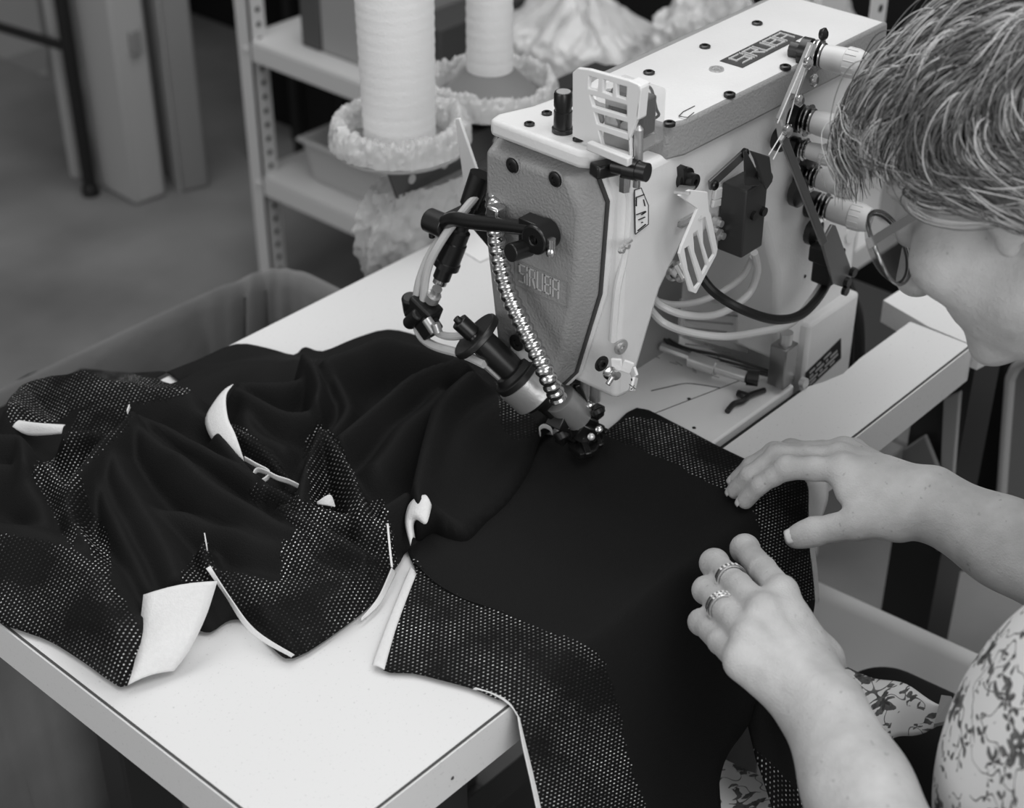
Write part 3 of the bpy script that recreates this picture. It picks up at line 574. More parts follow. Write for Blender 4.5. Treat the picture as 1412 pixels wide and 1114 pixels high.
b=B(); b.prism([onX(px,py,.876) for px,py in ((702,479),(713,459),(727,462),(744,490),(748,530),(720,520))],(.003,0,0)); pm=obj('mount_plate',b,mat('mount_white',205,.35),MA,bev=.003)
b=B(); b.lathe(onX(715,471,.876),(-1,0,0),[(0,.0075),(.003,.0075),(.003,.0035),(.001,.003)],16); obj('plate_screw',b,M['black'],pm)
b=B(); b.rings([D(662,485,1.385),D(700,525,1.40)],[.0035,.0035],10); b.rings([D(664,497,1.385),D(690,522,1.39)],[.004,.003],10); obj('side_rod',b,M['steel'],MA)
# lower steel cylinder and rods to the presser foot
A_,E_=ax_((770,548),(798,575),1.405,1.425); b=B(); b.rings([A_,A_.lerp(E_,.02),A_.lerp(E_,.7),E_],[.013,.0145,.0145,.0135],28); obj('foot_cylinder',b,M['steel'],MA)
b=B(); b.rings([D(792,568,1.42),D(803,580,1.43),D(806,586,1.43)],[.006,.005,.003],16); obj('cylinder_tip',b,M['chrome'],MA)
b=B(); b.rings([D(748,560,1.405),D(790,598,1.43)],[.0045,.0045],14); b.rings([D(760,552,1.42),D(796,588,1.44)],[.004,.004],12); b.box(D(772,580,1.415),(.016,.016,.014),Matrix.Rotation(.6,3,'Y')); obj('foot_lever',b,M['black'],MA,bev=.001)
# metal armoured hose made of round beads
pts=[onX(684,258,.900),onX(682,280,.882),onX(683,305,.874),onX(688,350,.868),onX(700,400,.862),onX(722,450,.858),onX(742,490,.856),onX(755,520,.855),onX(770,550,.862)]
sp=spline(pts,30); bd=[]; acc=0; nxt=0; b=B(); pp=[];rr=[]
for i in range(1,len(sp)):
    seg=(sp[i]-sp[i-1]).length; acc+=seg
    pp.append(sp[i]); rr.append(.0062+.0016*abs(math.sin(acc/.0074*math.pi))) 
b.rings(pp,rr,18); obj('armoured_hose',b,M['chrome'],MA,ang=60)
b=B(); b.box(onX(684,293,.874),(.012,.013,.013)); obj('hose_clip',b,M['chrome'],MA,bev=.002)
# black lever bracket below the face cover, needle bar, presser foot
b=B(); b.bar(D(764,508,1.405),D(796,520,1.40),.013,.011); b.cyl(D(790,514,1.40),D(799,520,1.395),.0075); b.bar(D(783,520,1.41),D(793,560,1.425),.010,.008); b.bar(D(795,528,1.41),D(808,560,1.425),.007,.006); obj('presser_bar',b,M['black'],MA,bev=.0015)
zf=.7585+.012
b=B(); nb=D(806,545,1.425); b.cyl(nb+Vector((0,0,.06)),nb,.0045); b.rings([nb+Vector((.012,-.002,.05)),nb+Vector((.012,-.002,-.01))],[.005,.005],14); obj('needle_bar',b,M['steel'],MA)
b=B()
for (px,py,s,a) in ((806,566,.012,.2),(799,577,.016,.5),(812,580,.014,.9),(823,568,.012,.1),(790,590,.018,.4),(806,592,.020,.8),(776,602,.012,.2),(818,596,.013,.5)):
    b.box(D(px,py,1.432),(s,s*.8,s*.9),Matrix.Rotation(a,3,'Z')@Matrix.Rotation(a*.7,3,'X'))
b.cyl(D(822,563,1.415),D(827,572,1.415),.0062); b.cyl(D(771,594,1.42),D(778,606,1.42),.0065); obj('needle_clamp',b,M['black'],MA,bev=.0015)
for px,py,m in ((808,575,'chrome'),(813,558,'chrome'),(780,588,'steel'),(799,584,'steel'),(826,592,'chrome'),(789,576,'chrome'),(815,602,'steel')):
    b=B(); p=D(px,py,1.417); b.lathe(p,(-.6,-.6,.5),[(0,.0032),(.002,.0032),(.0028,.0018)],10); obj('foot_screw',b,M[m],MA)
c_=onZ(808,612,.768); b=B()
ou=[(782,604),(800,594),(822,588),(834,594),(832,612),(822,628),(800,634),(784,622)]; ho=[[(795,610),(815,602),(824,606),(817,618),(800,623)]]
b.frame([onZ(px,py,.766) for px,py in ou],[[onZ(px,py,.766) for px,py in h] for h in ho],(0,0,.006)); o=obj('presser_foot',b,M['black'],MA,bev=.0012,smooth=False)
b=B(); b.bar(onZ(800,598,.775),onZ(812,628,.770),.006,.005); b.bar(onZ(817,590,.775),onZ(829,616,.770),.0045,.005); b.bar(onZ(826,590,.776),onZ(838,596,.776),.006,.003); obj('foot_toe',b,M['black'],o,bev=.001)
b=B(); b.bar(onZ(806,612,.7735),onZ(822,603,.7735),.0015,.0015); b.bar(onZ(804,606,.778),onZ(815,598,.778),.0015,.0015); obj('foot_wire',b,M['chrome'],o)
for dx in (0,.006,-.006):
    b=B(); q=onZ(806,606,.7585)+Vector((dx,-dx*.5,0)); b.rings([q,q+Vector((0,0,.02))],[.0005,.0009],8); obj('needle',b,M['chrome'],MA)
# small white swing bracket at the right of the foot
b=B(); pts=[S(843,502,.69),S(858,503,.682),S(872,508,.675),S(876,520,.67),S(872,539,.668)]
for a_,e_ in zip(pts,pts[1:]): b.bar(a_,e_,.0025,.011)
sb=obj('swing_bracket',b,M['white'],MA,bev=.0008)
b=B(); b.lathe(S(840,513,.69),(-.4,-1,0),[(0,.006),(.002,.006),(.004,.003)],12); b.cyl(S(848,514,.685),S(838,530,.685),.0022); b.lathe(S(848,516,.685),(-.4,-1,0),[(0,.004),(.003,.004)],10); obj('bracket_screw',b,M['chrome'],sb)
b=B(); 
for A2,B2 in (((871,522),(871,525)),((868,530),(876,536)),((870,537),(874,531))): b.bar(S(*A2,.6665),S(*B2,.6665),.0012,.0004)
obj('bracket_mark',b,M['label'],sb,smooth=False)
# ---------- thread stand with two dishes, cones and plastic bags ----------
TS=thing('thread_stand','dark thread stand rail with two round dishes behind the machine','thread stand',(1.44,1.2,0))
zr=.800
a_=onZ(548,270,zr-.0);e_=onZ(760,172,zr-.0); dd=(e_-a_).normalized(); e_=e_+dd*.12
b=B(); nrm=Vector((-dd.y,dd.x,0))
b.prism([a_+Vector((0,0,-.004)),e_+Vector((0,0,-.004)),e_+Vector((0,0,.032)),a_+dd*-.012+Vector((0,0,.032))],nrm*.003); b.prism([a_-dd*.012+Vector((0,0,.029)),e_+Vector((0,0,.029)),e_+nrm*.035+Vector((0,0,.029)),a_-dd*.012+nrm*.035+Vector((0,0,.029))],(0,0,.003))
rl=obj('angle_rail',b,M['dark'],TS,bev=.0006)
for t_ in (.022,.072,.155,.19):
    b=B(); b.lathe(a_+dd*t_+Vector((0,0,.012))-nrm*.0003,-nrm,[(0,.0055),(.0004,.0055)],18); obj('rail_hole',b,mat('see_through_hole',190,.9),rl)
b=B(); b.cyl((e_.x,e_.y+.01,.0),(e_.x,e_.y+.01,zr+.03),.012); b.lathe((e_.x,e_.y+.01,0),(0,0,1),[(0,.12),(.015,.12),(.02,.02)],24); obj('stand_post',b,M['dark'],TS)
def dish(px,py,rpx,z,lab,h,rt_,rb,coneh,coner,grp='white thread cones on the stand'):
    c_=onZ(px,py,z); dep=(c_-CAM).dot(fw); R_=rpx*dep/FPX
    obj('dish',B().lathe(c_,(0,0,1),[(0,R_*.3),(0,R_*.92),(.004,R_),(.006,R_),(.002,R_*.9),(.002,R_*.3)],48),mat('dish_gray',175,.5),TS)
    obj('cone_holder',B().lathe(c_+Vector((0,0,.0022)),(0,0,1),[(0,coner),(.002,coner),(coneh,.02),(coneh+.002,.018)],40),M['cone'],TS)
    t=thing('thread_cone',lab,'thread cone',c_+Vector((0,0,coneh*.35)),grp)
    prof=[(0,rb*.9),(.002,rb)]; n=40
    for i in range(n+1): prof.append((.004+(h-.008)*i/n,rb+(rt_-rb)*i/n+.0004*math.sin(i*2.3)))
    prof+=[(h-.001,rt_*.93),(h,rt_*.8),(h,.012),(h-.01,.012)]
    obj('wound_thread',B().lathe(c_+Vector((0,0,coneh*.35)),(0,0,1),prof,56),M['thread'],t,ang=60)
    obj('core_tube',B().lathe(c_+Vector((0,0,coneh*.3)),(0,0,1),[(0,.01),(h+coneh*.1+.006,.010),(h+coneh*.1+.006,.008)],20),M['cone'],t)
    return c_,R_
film=mat('plastic_film',232,.2,alpha=.55,spec=.9,bump=.9,bscale=60)
c1,R1=dish(552,203,95,.836,'large white thread cone wrapped in a plastic bag, left one in front',.175,.0410,.0385,.03,.052)
c2,R2=dish(676,141,84,.836,'smaller white thread cone on a grey cone holder, right one behind',.19,.0255,.0265,.045,.062)
def ringbag(c_,r0,R_,seed,name,label,squash=1):
    b=B(); nu,nv=260,40; rows=[]
    for i in range(nu):
        a=2*math.pi*i/nu; row=[]
        k=.92+.25*noise.noise(Vector((math.cos(a)*1.3+seed,math.sin(a)*1.3,0)))
        for j in range(nv):
            t=2*math.pi*j/nv; rr_=(R_-r0)/2*k*1.02; rc_=(R_+r0)/2
            q=Vector((math.cos(a)*4+seed,math.sin(a)*4,t*.9)); cr=Vector((math.cos(a)*7+seed,math.sin(a)*7,math.sin(t)*1.5)); n=(.35-abs(noise.noise(cr*1.7)))*.55+(.3-abs(noise.noise(cr*3.9)))*.28+noise.noise(q*.8)*.35+(.4-abs(noise.noise(Vector((math.cos(a)*5+seed,math.sin(a)*5,t*.5+a*.0)))))*.35
            rad=rr_*(1+n*.75); r_=rc_+rad*math.cos(t); z=max(.0075,.018*squash*k+.021*squash*math.sin(t)*(1+n))
            row.append(b.bm.verts.new(c_+Vector((r_*math.cos(a),r_*math.sin(a),z))))
        rows.append(row)
    for i in range(nu):
        for j in range(nv): b.bm.faces.new((rows[i][j],rows[(i+1)%nu][j],rows[(i+1)%nu][(j+1)%nv],rows[i][(j+1)%nv]))
    return obj(name,b,film,label=label,cat='plastic bag',ang=50)
ringbag(c1,.055,R1*1.02,2,'plastic_bag','crumpled clear plastic bag pushed down around the large thread cone',.85)
ringbag(c2,.062,R2*1.12,5,'plastic_bag','crumpled clear plastic bag lying around the cone holder of the smaller thread cone',.8)
def lump(name,label,c_,s,seed,amp=.35,f=2.0,floor=None,m=None,knot=None):
    bm=bmesh.new(); bmesh.ops.create_icosphere(bm,subdivisions=6,radius=1); c_=Vector(c_)
    for v in bm.verts:
        d=v.co.normalized(); az=math.atan2(d.y,d.x)
        q=d*f+Vector((seed,seed*.7,0)); fold=noise.noise(Vector((math.cos(az)*4,math.sin(az)*4,d.z*1.2+seed)))
        n=noise.noise(q)*.45+(.5-abs(fold))*.16+(.5-abs(noise.noise(q*2.3)))*.34+(.4-abs(noise.noise(q*5.1)))*.14
        k=1+amp*(n-.3); p=Vector((d.x*s[0]*k,d.y*s[1]*k,d.z*s[2]*k)); h=p.z/s[2]
        if knot is not None and h>knot:
            g=max(.2,1-(h-knot)*1.7)+max(0,h-.9)*6; p.x=p.x*min(g,1)+.02*fold;p.y=p.y*min(g,1)+.02*noise.noise(q*2); p.z+=s[2]*.35*(h-knot)
        p+=c_
        if floor is not None and p.z<floor: p.z=floor
        v.co=p
    return obj(name,bm,m or film,label=label,cat='plastic bag',ang=60)
fb=mat('plastic_film_full',226,.25,alpha=.72,spec=.8,bump=.8,bscale=30)
lump('plastic_bag','knotted full white plastic bag standing behind the smaller thread cone',(1.90,1.575,.615),(.11,.13,.125),11,floor=.5175,m=fb,knot=.35,amp=.5)
lump('plastic_bag','white plastic bag drooping beside the dark box on the upper shelf board',(1.84,1.83,.575),(.04,.05,.07),21,m=fb,amp=.4,floor=.5175) if 0 else None
lump('plastic_bag','white plastic bag slumped on the shelf behind the middle of the machine cover',(1.96,1.37,.63),(.09,.09,.14),31,floor=.5175,m=fb,amp=.5,f=2.6)
lump('plastic_bag','upright clear plastic bag behind the rear end of the machine cover',(1.96,1.20,.68),(.10,.075,.18),41,floor=.5175,m=fb,amp=.5,knot=.3)
dr=mat('plastic_film_thin',222,.2,alpha=.5,spec=.9,bump=.8,bscale=35)
b=B(); T0=onZ(520,262,.80);T1=onZ(640,225,.80)
def drape(u,v):
    a=math.tau*u; c_=T0.lerp(T1,.5); ax_=(T1-T0)*.5; ay=Vector((-ax_.y,ax_.x,0))*.45; g=1+.25*math.sin(v*3)-.35*v**3
    cr=Vector((math.cos(a)*3,math.sin(a)*3,v*2.5)); n=.22*noise.noise(cr)+.35*(.4-abs(noise.noise(cr*1.9)))+.16*(.4-abs(noise.noise(cr*4)))
    p=c_+ax_*math.cos(a)*(g+n)+ay*math.sin(a)*(g+n)-(T1-T0)*.12*v; p.z=.80-.135*v+.012*math.sin(a*2)*v; return p
b.grid(drape,140,50); obj('plastic_bag',b,dr,label='clear plastic bag hanging from the thread stand below the front dish',cat='plastic bag',ang=80)
obj('carton',B().b2((1.90,.99,.5175),(2.12,1.02,.80)),mat('carton_gray',150,.8),bev=.004,label='thin grey carton at the right end of the upper shelf board',cat='box')
obj('paper_sheet',B().prism([onZ(598,322,.7505),onZ(640,300,.7505),onZ(700,328,.7505),onZ(700,345,.7505),onZ(662,362,.7505)],(0,0,.0012)),M['paper'],smooth=False,label='white paper sheet lying on the table behind the hoses',cat='paper')
# ---------- garments ----------
def proj_np(P):
    V=P-np.array(CAM); z=V@np.array(fw); return 706+FPX*(V@np.array(rt))/z, 557-FPX*(V@np.array(uu))/z
black_cloth=mat('black_jersey',15,.8,bump=.35,bscale=900,spec=.26)
black_cloth.node_tree.nodes['Principled BSDF'].inputs['Sheen Weight'].default_value=0
white_lining=mat('white_lining',222,.85,bump=.25,bscale=700,var=.03,vscale=300)
def mesh_mat():
    m=bpy.data.materials.new('black_perforated_mesh'); m.use_nodes=True; nt=m.node_tree; b=nt.nodes['Principled BSDF']; L=nt.links
    def nd(t,**k):
        n=nt.nodes.new('ShaderNode'+t)
        for a,v in k.items(): setattr(n,a,v)
        return n
    def mt(op,a,b_=None,c=None):
        n=nd('Math',operation=op)
        for i,x in enumerate((a,b_,c)):
            if x is None: continue
            if isinstance(x,(int,float)): n.inputs[i].default_value=x
            else: L.new(x,n.inputs[i])
        return n.outputs[0]
    uv=nd('UVMap',uv_map='cloth'); sp=nd('SeparateXYZ'); L.new(uv.outputs[0],sp.inputs[0])
    u=mt('MULTIPLY',sp.outputs[0],1/.0037); v=mt('MULTIPLY',sp.outputs[1],1/.0034)
    row=mt('FLOOR',v); odd=mt('MODULO',row,2.0); u2=mt('ADD',u,mt('MULTIPLY',odd,.5))
    fu=mt('SUBTRACT',mt('FRACT',u2),.5); fv=mt('SUBTRACT',mt('FRACT',v),.5)
    d=mt('SQRT',mt('ADD',mt('MULTIPLY',fu,fu),mt('MULTIPLY',mt('MULTIPLY',fv,fv),1.6)))
    hole=mt('LESS_THAN',d,.215)
    cell=nd('CombineXYZ'); L.new(mt('FLOOR',u2),cell.inputs[0]); L.new(row,cell.inputs[1])
    wn=nd('TexWhiteNoise'); L.new(cell.outputs[0],wn.inputs['Vector'])
    nz=nd('TexNoise'); nz.inputs['Scale'].default_value=14; nz.inputs['Detail'].default_value=3; L.new(uv.outputs[0],nz.inputs['Vector'])
    mr=nd('MapRange'); mr.inputs['From Min'].default_value=.40; mr.inputs['From Max'].default_value=.66; mr.inputs['To Min'].default_value=.04; mr.inputs['To Max'].default_value=1.1; L.new(nz.outputs[0],mr.inputs['Value'])
    br=mt('MULTIPLY',mr.outputs[0],mt('ADD',mt('MULTIPLY',wn.outputs['Value'],.8),.25))
    mx=nd('Mix',data_type='RGBA'); L.new(mt('MULTIPLY',hole,br),mx.inputs[0]); mx.inputs[6].default_value=(.0035,.0035,.0035,1); mx.inputs[7].default_value=(.8,.8,.8,1)
    L.new(mx.outputs[2],b.inputs['Base Color']); b.inputs['Roughness'].default_value=.8; b.inputs['Specular IOR Level'].default_value=.2
    bp=nd('Bump'); bp.inputs['Strength'].default_value=.7; bp.inputs['Distance'].default_value=.0012; L.new(mt('SMOOTH_MIN',d,.5,.1),bp.inputs['Height']); L.new(bp.outputs[0],b.inputs['Normal'])
    return m
mesh_cloth=mesh_mat()
def base(x,y):
    s=np.maximum(0,.590-y); s2=np.maximum(0,y-1.118); s3=np.maximum(0,.459-x)
    z=.7525-1.7*(np.sqrt(s*s+.012**2)-.012)-.55*(np.sqrt(s2*s2+.01**2)-.01)-1.2*(np.sqrt(s3*s3+.01**2)-.01)
    return np.maximum(z,.34)
def hit(px,py,h=0):   # photo pixel to the draped surface (height h above it)
    d=ray(px,py); lo,hi=.6,2.6
    for k in range(400):
        t=.6+k*.005; p=CAM+d*t
        if p.z<float(base(p.x,p.y))+h: break
    a,b_=t-.005,t
    for _ in range(12):
        m=(a+b_)/2; p=CAM+d*m
        if p.z<float(base(p.x,p.y))+h: b_=m
        else: a=m
    return CAM+d*b_
def segd(X,Y,pts):
    best=np.full(X.shape,9.); 
    for (x0,y0),(x1,y1) in zip(pts,pts[1:]):
        dx,dy=x1-x0,y1-y0; t=np.clip(((X-x0)*dx+(Y-y0)*dy)/(dx*dx+dy*dy+1e-12),0,1)
        best=np.minimum(best,np.hypot(X-x0-t*dx,Y-y0-t*dy))
    return best
def inpoly(X,Y,poly):
    r=np.zeros(X.shape,bool); n=len(poly)
    for i in range(n):
        x0,y0=poly[i];x1,y1=poly[(i+1)%n]
        c=((y0>Y)!=(y1>Y)); 
        with np.errstate(divide='ignore',invalid='ignore'): xx=(x1-x0)*(Y-y0)/(y1-y0+1e-15)+x0
        r^=c&(X<xx)
    return r
def spl2(pts,sub=6): return [(p.x,p.y) for p in spline([(a,b_,0) for a,b_ in pts],sub)]
def closed_spl(pts,sub=5):
    out=[];n=len(pts)
    for i in range(n):
        p0,p1,p2,p3=[Vector((*pts[(i+k)%n],0)) for k in (-1,0,1,2)]
        for k in range(sub):
            t=k/sub; q=.5*((2*p1)+(p2-p0)*t+(2*p0-5*p1+4*p2-p3)*t*t+(3*p1-p0-3*p2+p3)*t**3); out.append((q.x,q.y))
    return out
def sheet(name,parent,outline,ridges,masks,mats,step=.0028,lift=.0015,edge=.010,rough=.0012,rot=0,smooth_outline=True,seed=0,uvrot=.0,hmul=1,wave=0):
    ol=outline; pl=[(p.x,p.y) for p in (hit(a,b_,lift) for a,b_ in ol)]
    if smooth_outline: pl=closed_spl(pl,3)
    xs=[p[0] for p in pl]; ys=[p[1] for p in pl]
    nx=int((max(xs)-min(xs))/step)+3; ny=int((max(ys)-min(ys))/step)+3
    gx=min(xs)-step+step*np.arange(nx); gy=min(ys)-step+step*np.arange(ny); X,Y=np.meshgrid(gx,gy,indexing='ij')
    fx=(X[:-1,:-1]+X[1:,1:])/2; fy=(Y[:-1,:-1]+Y[1:,1:])/2; keep=inpoly(fx,fy,pl)
    used=np.zeros(X.shape,bool); used[:-1,:-1]|=keep; used[1:,:-1]|=keep; used[:-1,1:]|=keep; used[1:,1:]|=keep
    full=np.ones(X.shape,bool)*False; full[1:-1,1:-1]=keep[:-1,:-1]&keep[1:,:-1]&keep[:-1,1:]&keep[1:,1:]
    bd=used&~full
    idx=np.argwhere(bd)
    P=np.array(pl); Q=np.roll(P,-1,0)
    for i,j in idx:
        p=np.array((X[i,j],Y[i,j])); d=Q-P; t=np.clip(((p-P)*d).sum(1)/((d*d).sum(1)+1e-12),0,1); c=P+d*t[:,None]; k=((c-p)**2).sum(1).argmin()
        if ((c[k]-p)**2).sum()<(1.6*step)**2: X[i,j],Y[i,j]=c[k]
    H=np.zeros(X.shape)
    for pts,h,w_ in ridges:
        h*=hmul; pp=[hit(a,b_,h) for a,b_ in pts]; pp=spl2([(p.x,p.y) for p in pp],4); d=segd(X,Y,pp)
        prof=h*np.exp(-(d/w_)**1.7*1.0)
        H=np.log(np.exp(H*260)+np.exp(prof*260)-1)/260
    de=segd(X,Y,pl+[pl[0]]); 
    rf=np.random.default_rng(seed)
    for k in range(10):
        a=rf.uniform(0,6.28);f=rf.uniform(30,120); H+=rough*np.sin((X*math.cos(a)+Y*math.sin(a))*f+rf.uniform(0,6)+3*np.sin(Y*17+k))*.35
    H=H*np.clip(de/edge,0,1)**.7
    if wave: H+=wave*np.abs(np.sin(segd(X,Y,[pl[0],pl[1]])*70))
    Zv=base(X,Y)+lift+np.maximum(H,0)
    # arc-length coordinates so that the knit follows the folds
    Uc=X+.55*(Zv-.75);Vc=Y+.75*(Zv-.75)
    du=np.zeros(X.shape); du[1:]=np.sqrt(step**2+np.clip(np.diff(Zv,axis=0),-.01,.01)**2)
    dv=np.zeros(X.shape); dv[:,1:]=np.sqrt(step**2+np.clip(np.diff(Zv,axis=1),-.01,.01)**2)
    c_,s_=math.cos(uvrot),math.sin(uvrot); UU=Uc*c_-Vc*s_; VV=Uc*s_+Vc*c_
    ids=-np.ones(X.shape,int); ids[used]=np.arange(used.sum())
    vs=np.stack([X[used],Y[used],Zv[used]],1)
    ii,jj=np.nonzero(keep); F=np.stack([ids[ii,jj],ids[ii+1,jj],ids[ii+1,jj+1],ids[ii,jj+1]],1)
    me=bpy.data.meshes.new(name); me.from_pydata(vs.tolist(),[],F.tolist())
    for mm in mats: me.materials.append(mm)
    cen=vs[F].mean(1); px,py=proj_np(cen); mi=np.zeros(len(F),int)
    for k,poly in masks: mi[inpoly(px,py,spl2(poly+[poly[0]],4))]=k
    me.polygons.foreach_set('material_index',mi); me.polygons.foreach_set('use_smooth',np.ones(len(F),bool))
    uvl=me.uv_layers.new(name='cloth'); fl_=F.reshape(-1); Uf=UU[used][fl_];Vf=VV[used][fl_]; uvl.data.foreach_set('uv',np.stack([Uf,Vf],1).reshape(-1))
    o=bpy.data.objects.new(name,me); COL.objects.link(o)
    sm=o.modifiers.new('solid','SOLIDIFY'); sm.thickness=.0011; sm.offset=-1
    if parent is not None: o.parent=parent; o.matrix_parent_inverse=Matrix.Translation(-Vector(parent.location))
    return o
def strip(name,railA,railB,parent,m=None,ha=.004,hb=.004,bulge=0,label=None,n=24,th=.0009,lay=3):
    """a ribbon of lining between two traced edges; rails are (px,py,height) triples"""
    def rail(r,h0): return [hit(p[0],p[1],p[2] if len(p)>2 else h0) for p in r]
    def res(pts,n):
        sp=spline(pts,12); d=[0]
        for a,c in zip(sp,sp[1:]): d.append(d[-1]+(c-a).length)
        out=[]
        for k in range(n+1):
            t=d[-1]*k/n; i=0
            while i<len(d)-2 and d[i+1]<t:i+=1
            f=(t-d[i])/max(1e-9,d[i+1]-d[i]); out.append(sp[i].lerp(sp[i+1],min(1,f)))
        return out
    a=res(rail(railA,ha),n); c=res(rail(railB,hb),n); b=B()
    def f(u,v):
        p=a[round(u*n)].lerp(c[round(u*n)],v); p.z+=bulge*math.sin(v*math.pi); return p
    b.grid(f,n,6); o=obj(name,b,m or white_lining,parent,label=label,ang=80)
    s=o.modifiers.new('solid','SOLIDIFY'); s.thickness=th; s.offset=0; return o
# garment A: the piece under the needle
GA=thing('garment','black garment with perforated mesh insets held under the needle and hanging off the table edge','garment',hit(800,760,0))
AO=[(690,585),(745,598),(800,600),(838,592),(878,562),(930,583),(985,612),(1035,636),(1080,655),(1112,664),(1115,700),(1117,760),(1124,830),
 (1112,862),(1080,900),(1045,960),(1032,1000),(1004,1040),(992,1080),(986,1150),(870,1160),(760,1160),(742,1100),(728,1040),(714,990),(705,972),
 (682,962),(655,950),(610,938),(570,928),(528,923),(536,890),(548,850),(562,815),(574,790),(562,760),(566,735),(590,700),(630,640)]
AR=[([(600,745),(640,748),(700,700),(740,640)],.004,.02),([(840,600),(930,640),(1020,680)],.003,.04),([(720,760),(820,800),(960,800)],.003,.06),
 ([(800,900),(840,960),(870,1040)],.006,.03),([(650,900),(700,905),(760,880)],.005,.03),([(930,860),(925,960),(900,1100)],.008,.035),([(1060,700),(1085,780),(1090,850)],.007,.02),([(740,1000),(760,1060),(790,1120)],.006,.02),([(1000,880),(1010,960),(960,1050)],.006,.02)]
m_low=[(572,770),(600,802),(640,825),(690,842),(750,868),(800,885),(828,905),(845,945),(858,1000),(868,1050),(890,1114),(900,1170),(700,1170),(650,1000),(480,950),(520,800)]
m_up=[(828,596),(848,606),(880,618),(930,640),(985,670),(1022,690),(1040,705),(1046,730),(1050,770),(1075,790),(1125,830),(1140,700),(1100,650),(1040,630),(985,600),(880,575),(850,585)]
AS=sheet('garment_panel',GA,AO,AR,[(1,m_low),(1,m_up)],[black_cloth,mesh_cloth],edge=.004,rough=.0006,seed=3,uvrot=.35)
def seamline(pts,h,par,name='seam'):
    b=B(); b.tube([hit(a,c,h) for a,c in pts],.0008,5,4); return obj(name,b,black_cloth,par)
seamline([(572,775),(600,802),(640,825),(690,842),(750,868),(800,885),(828,905),(845,945),(858,1000),(868,1050),(890,1114)],.0035,GA)
seamline([(848,606),(880,618),(930,640),(985,670),(1022,690),(1040,705),(1046,730),(1050,770)],.0035,GA)
strip('lining_edge',[(566,782),(550,820),(530,870),(513,917)],[(574,792),(560,828),(545,870),(530,923)],GA,ha=.0025,hb=.0022,bulge=.001)
strip('lining_edge',[(652,950),(675,954),(700,966),(712,985)],[(655,948),(680,957),(703,972),(716,990)],GA,ha=.001,hb=.003)
strip('lining_edge',[(718,990),(726,1030),(736,1070),(750,1130)],[(714,988),(720,1025),(730,1070),(743,1130)],GA,ha=.001,hb=.004)
strip('lining_edge',[(1112,664),(1113,700),(1116,740),(1122,790),(1126,832)],[(1140,660),(1141,690),(1124,742),(1127,790),(1129,828)],GA,ha=.001,hb=-.012)
# folded upper layer of garment A
FO=[(575,745),(562,715),(570,670),(582,620),(598,570),(620,530),(650,505),(700,492),(735,520),(765,560),(765,590),(745,606),(730,650),(700,694),(672,720),(645,746),(615,742),(596,735)]
FR=[([(572,690),(590,620),(612,560),(650,520)],.036,.022),([(600,735),(600,690),(620,640),(650,590),(700,560)],.020,.030),([(620,735),(650,700),(700,650),(740,610)],.010,.030),([(690,520),(730,560),(755,590)],.012,.02),([(575,738),(590,736),(620,744)],.014,.008)]
sheet('folded_panel',GA,FO,FR,[(1,[(684,528),(700,530),(716,556),(738,580),(748,594),(712,606),(694,590),(688,560)])],[black_cloth,mesh_cloth],lift=.006,edge=.006,rough=.0007,seed=9,uvrot=.3)
# curled lining and tiny white tab by the needle
def curl(name,pts,w_,par,m=white_lining):   # ribbon standing on edge: pts (px,py,h), w_ width upward
    c=[hit(a,b_,h) for a,b_,h in pts]; sp=spline(c,10); n=len(sp)-1; b=B()
    b.grid(lambda u,v: sp[round(u*n)]+Vector((0,0,w_*v)),n,4); o=obj(name,b,m,par,ang=80); s=o.modifiers.new('solid','SOLIDIFY'); s.thickness=.0009; s.offset=0; return o
strip('lining_curl',[(566,752,.012),(559,722,.022),(563,698,.030),(574,686,.036),(584,683,.038)],[(572,742,.012),(570,724,.020),(575,716,.024),(588,722,.028),(595,697,.034)],GA,bulge=.004)
curl('lining_curl',[(745,602,.008),(744,594,.012),(750,590,.014),(758,593,.013),(762,600,.012)],.004,GA)
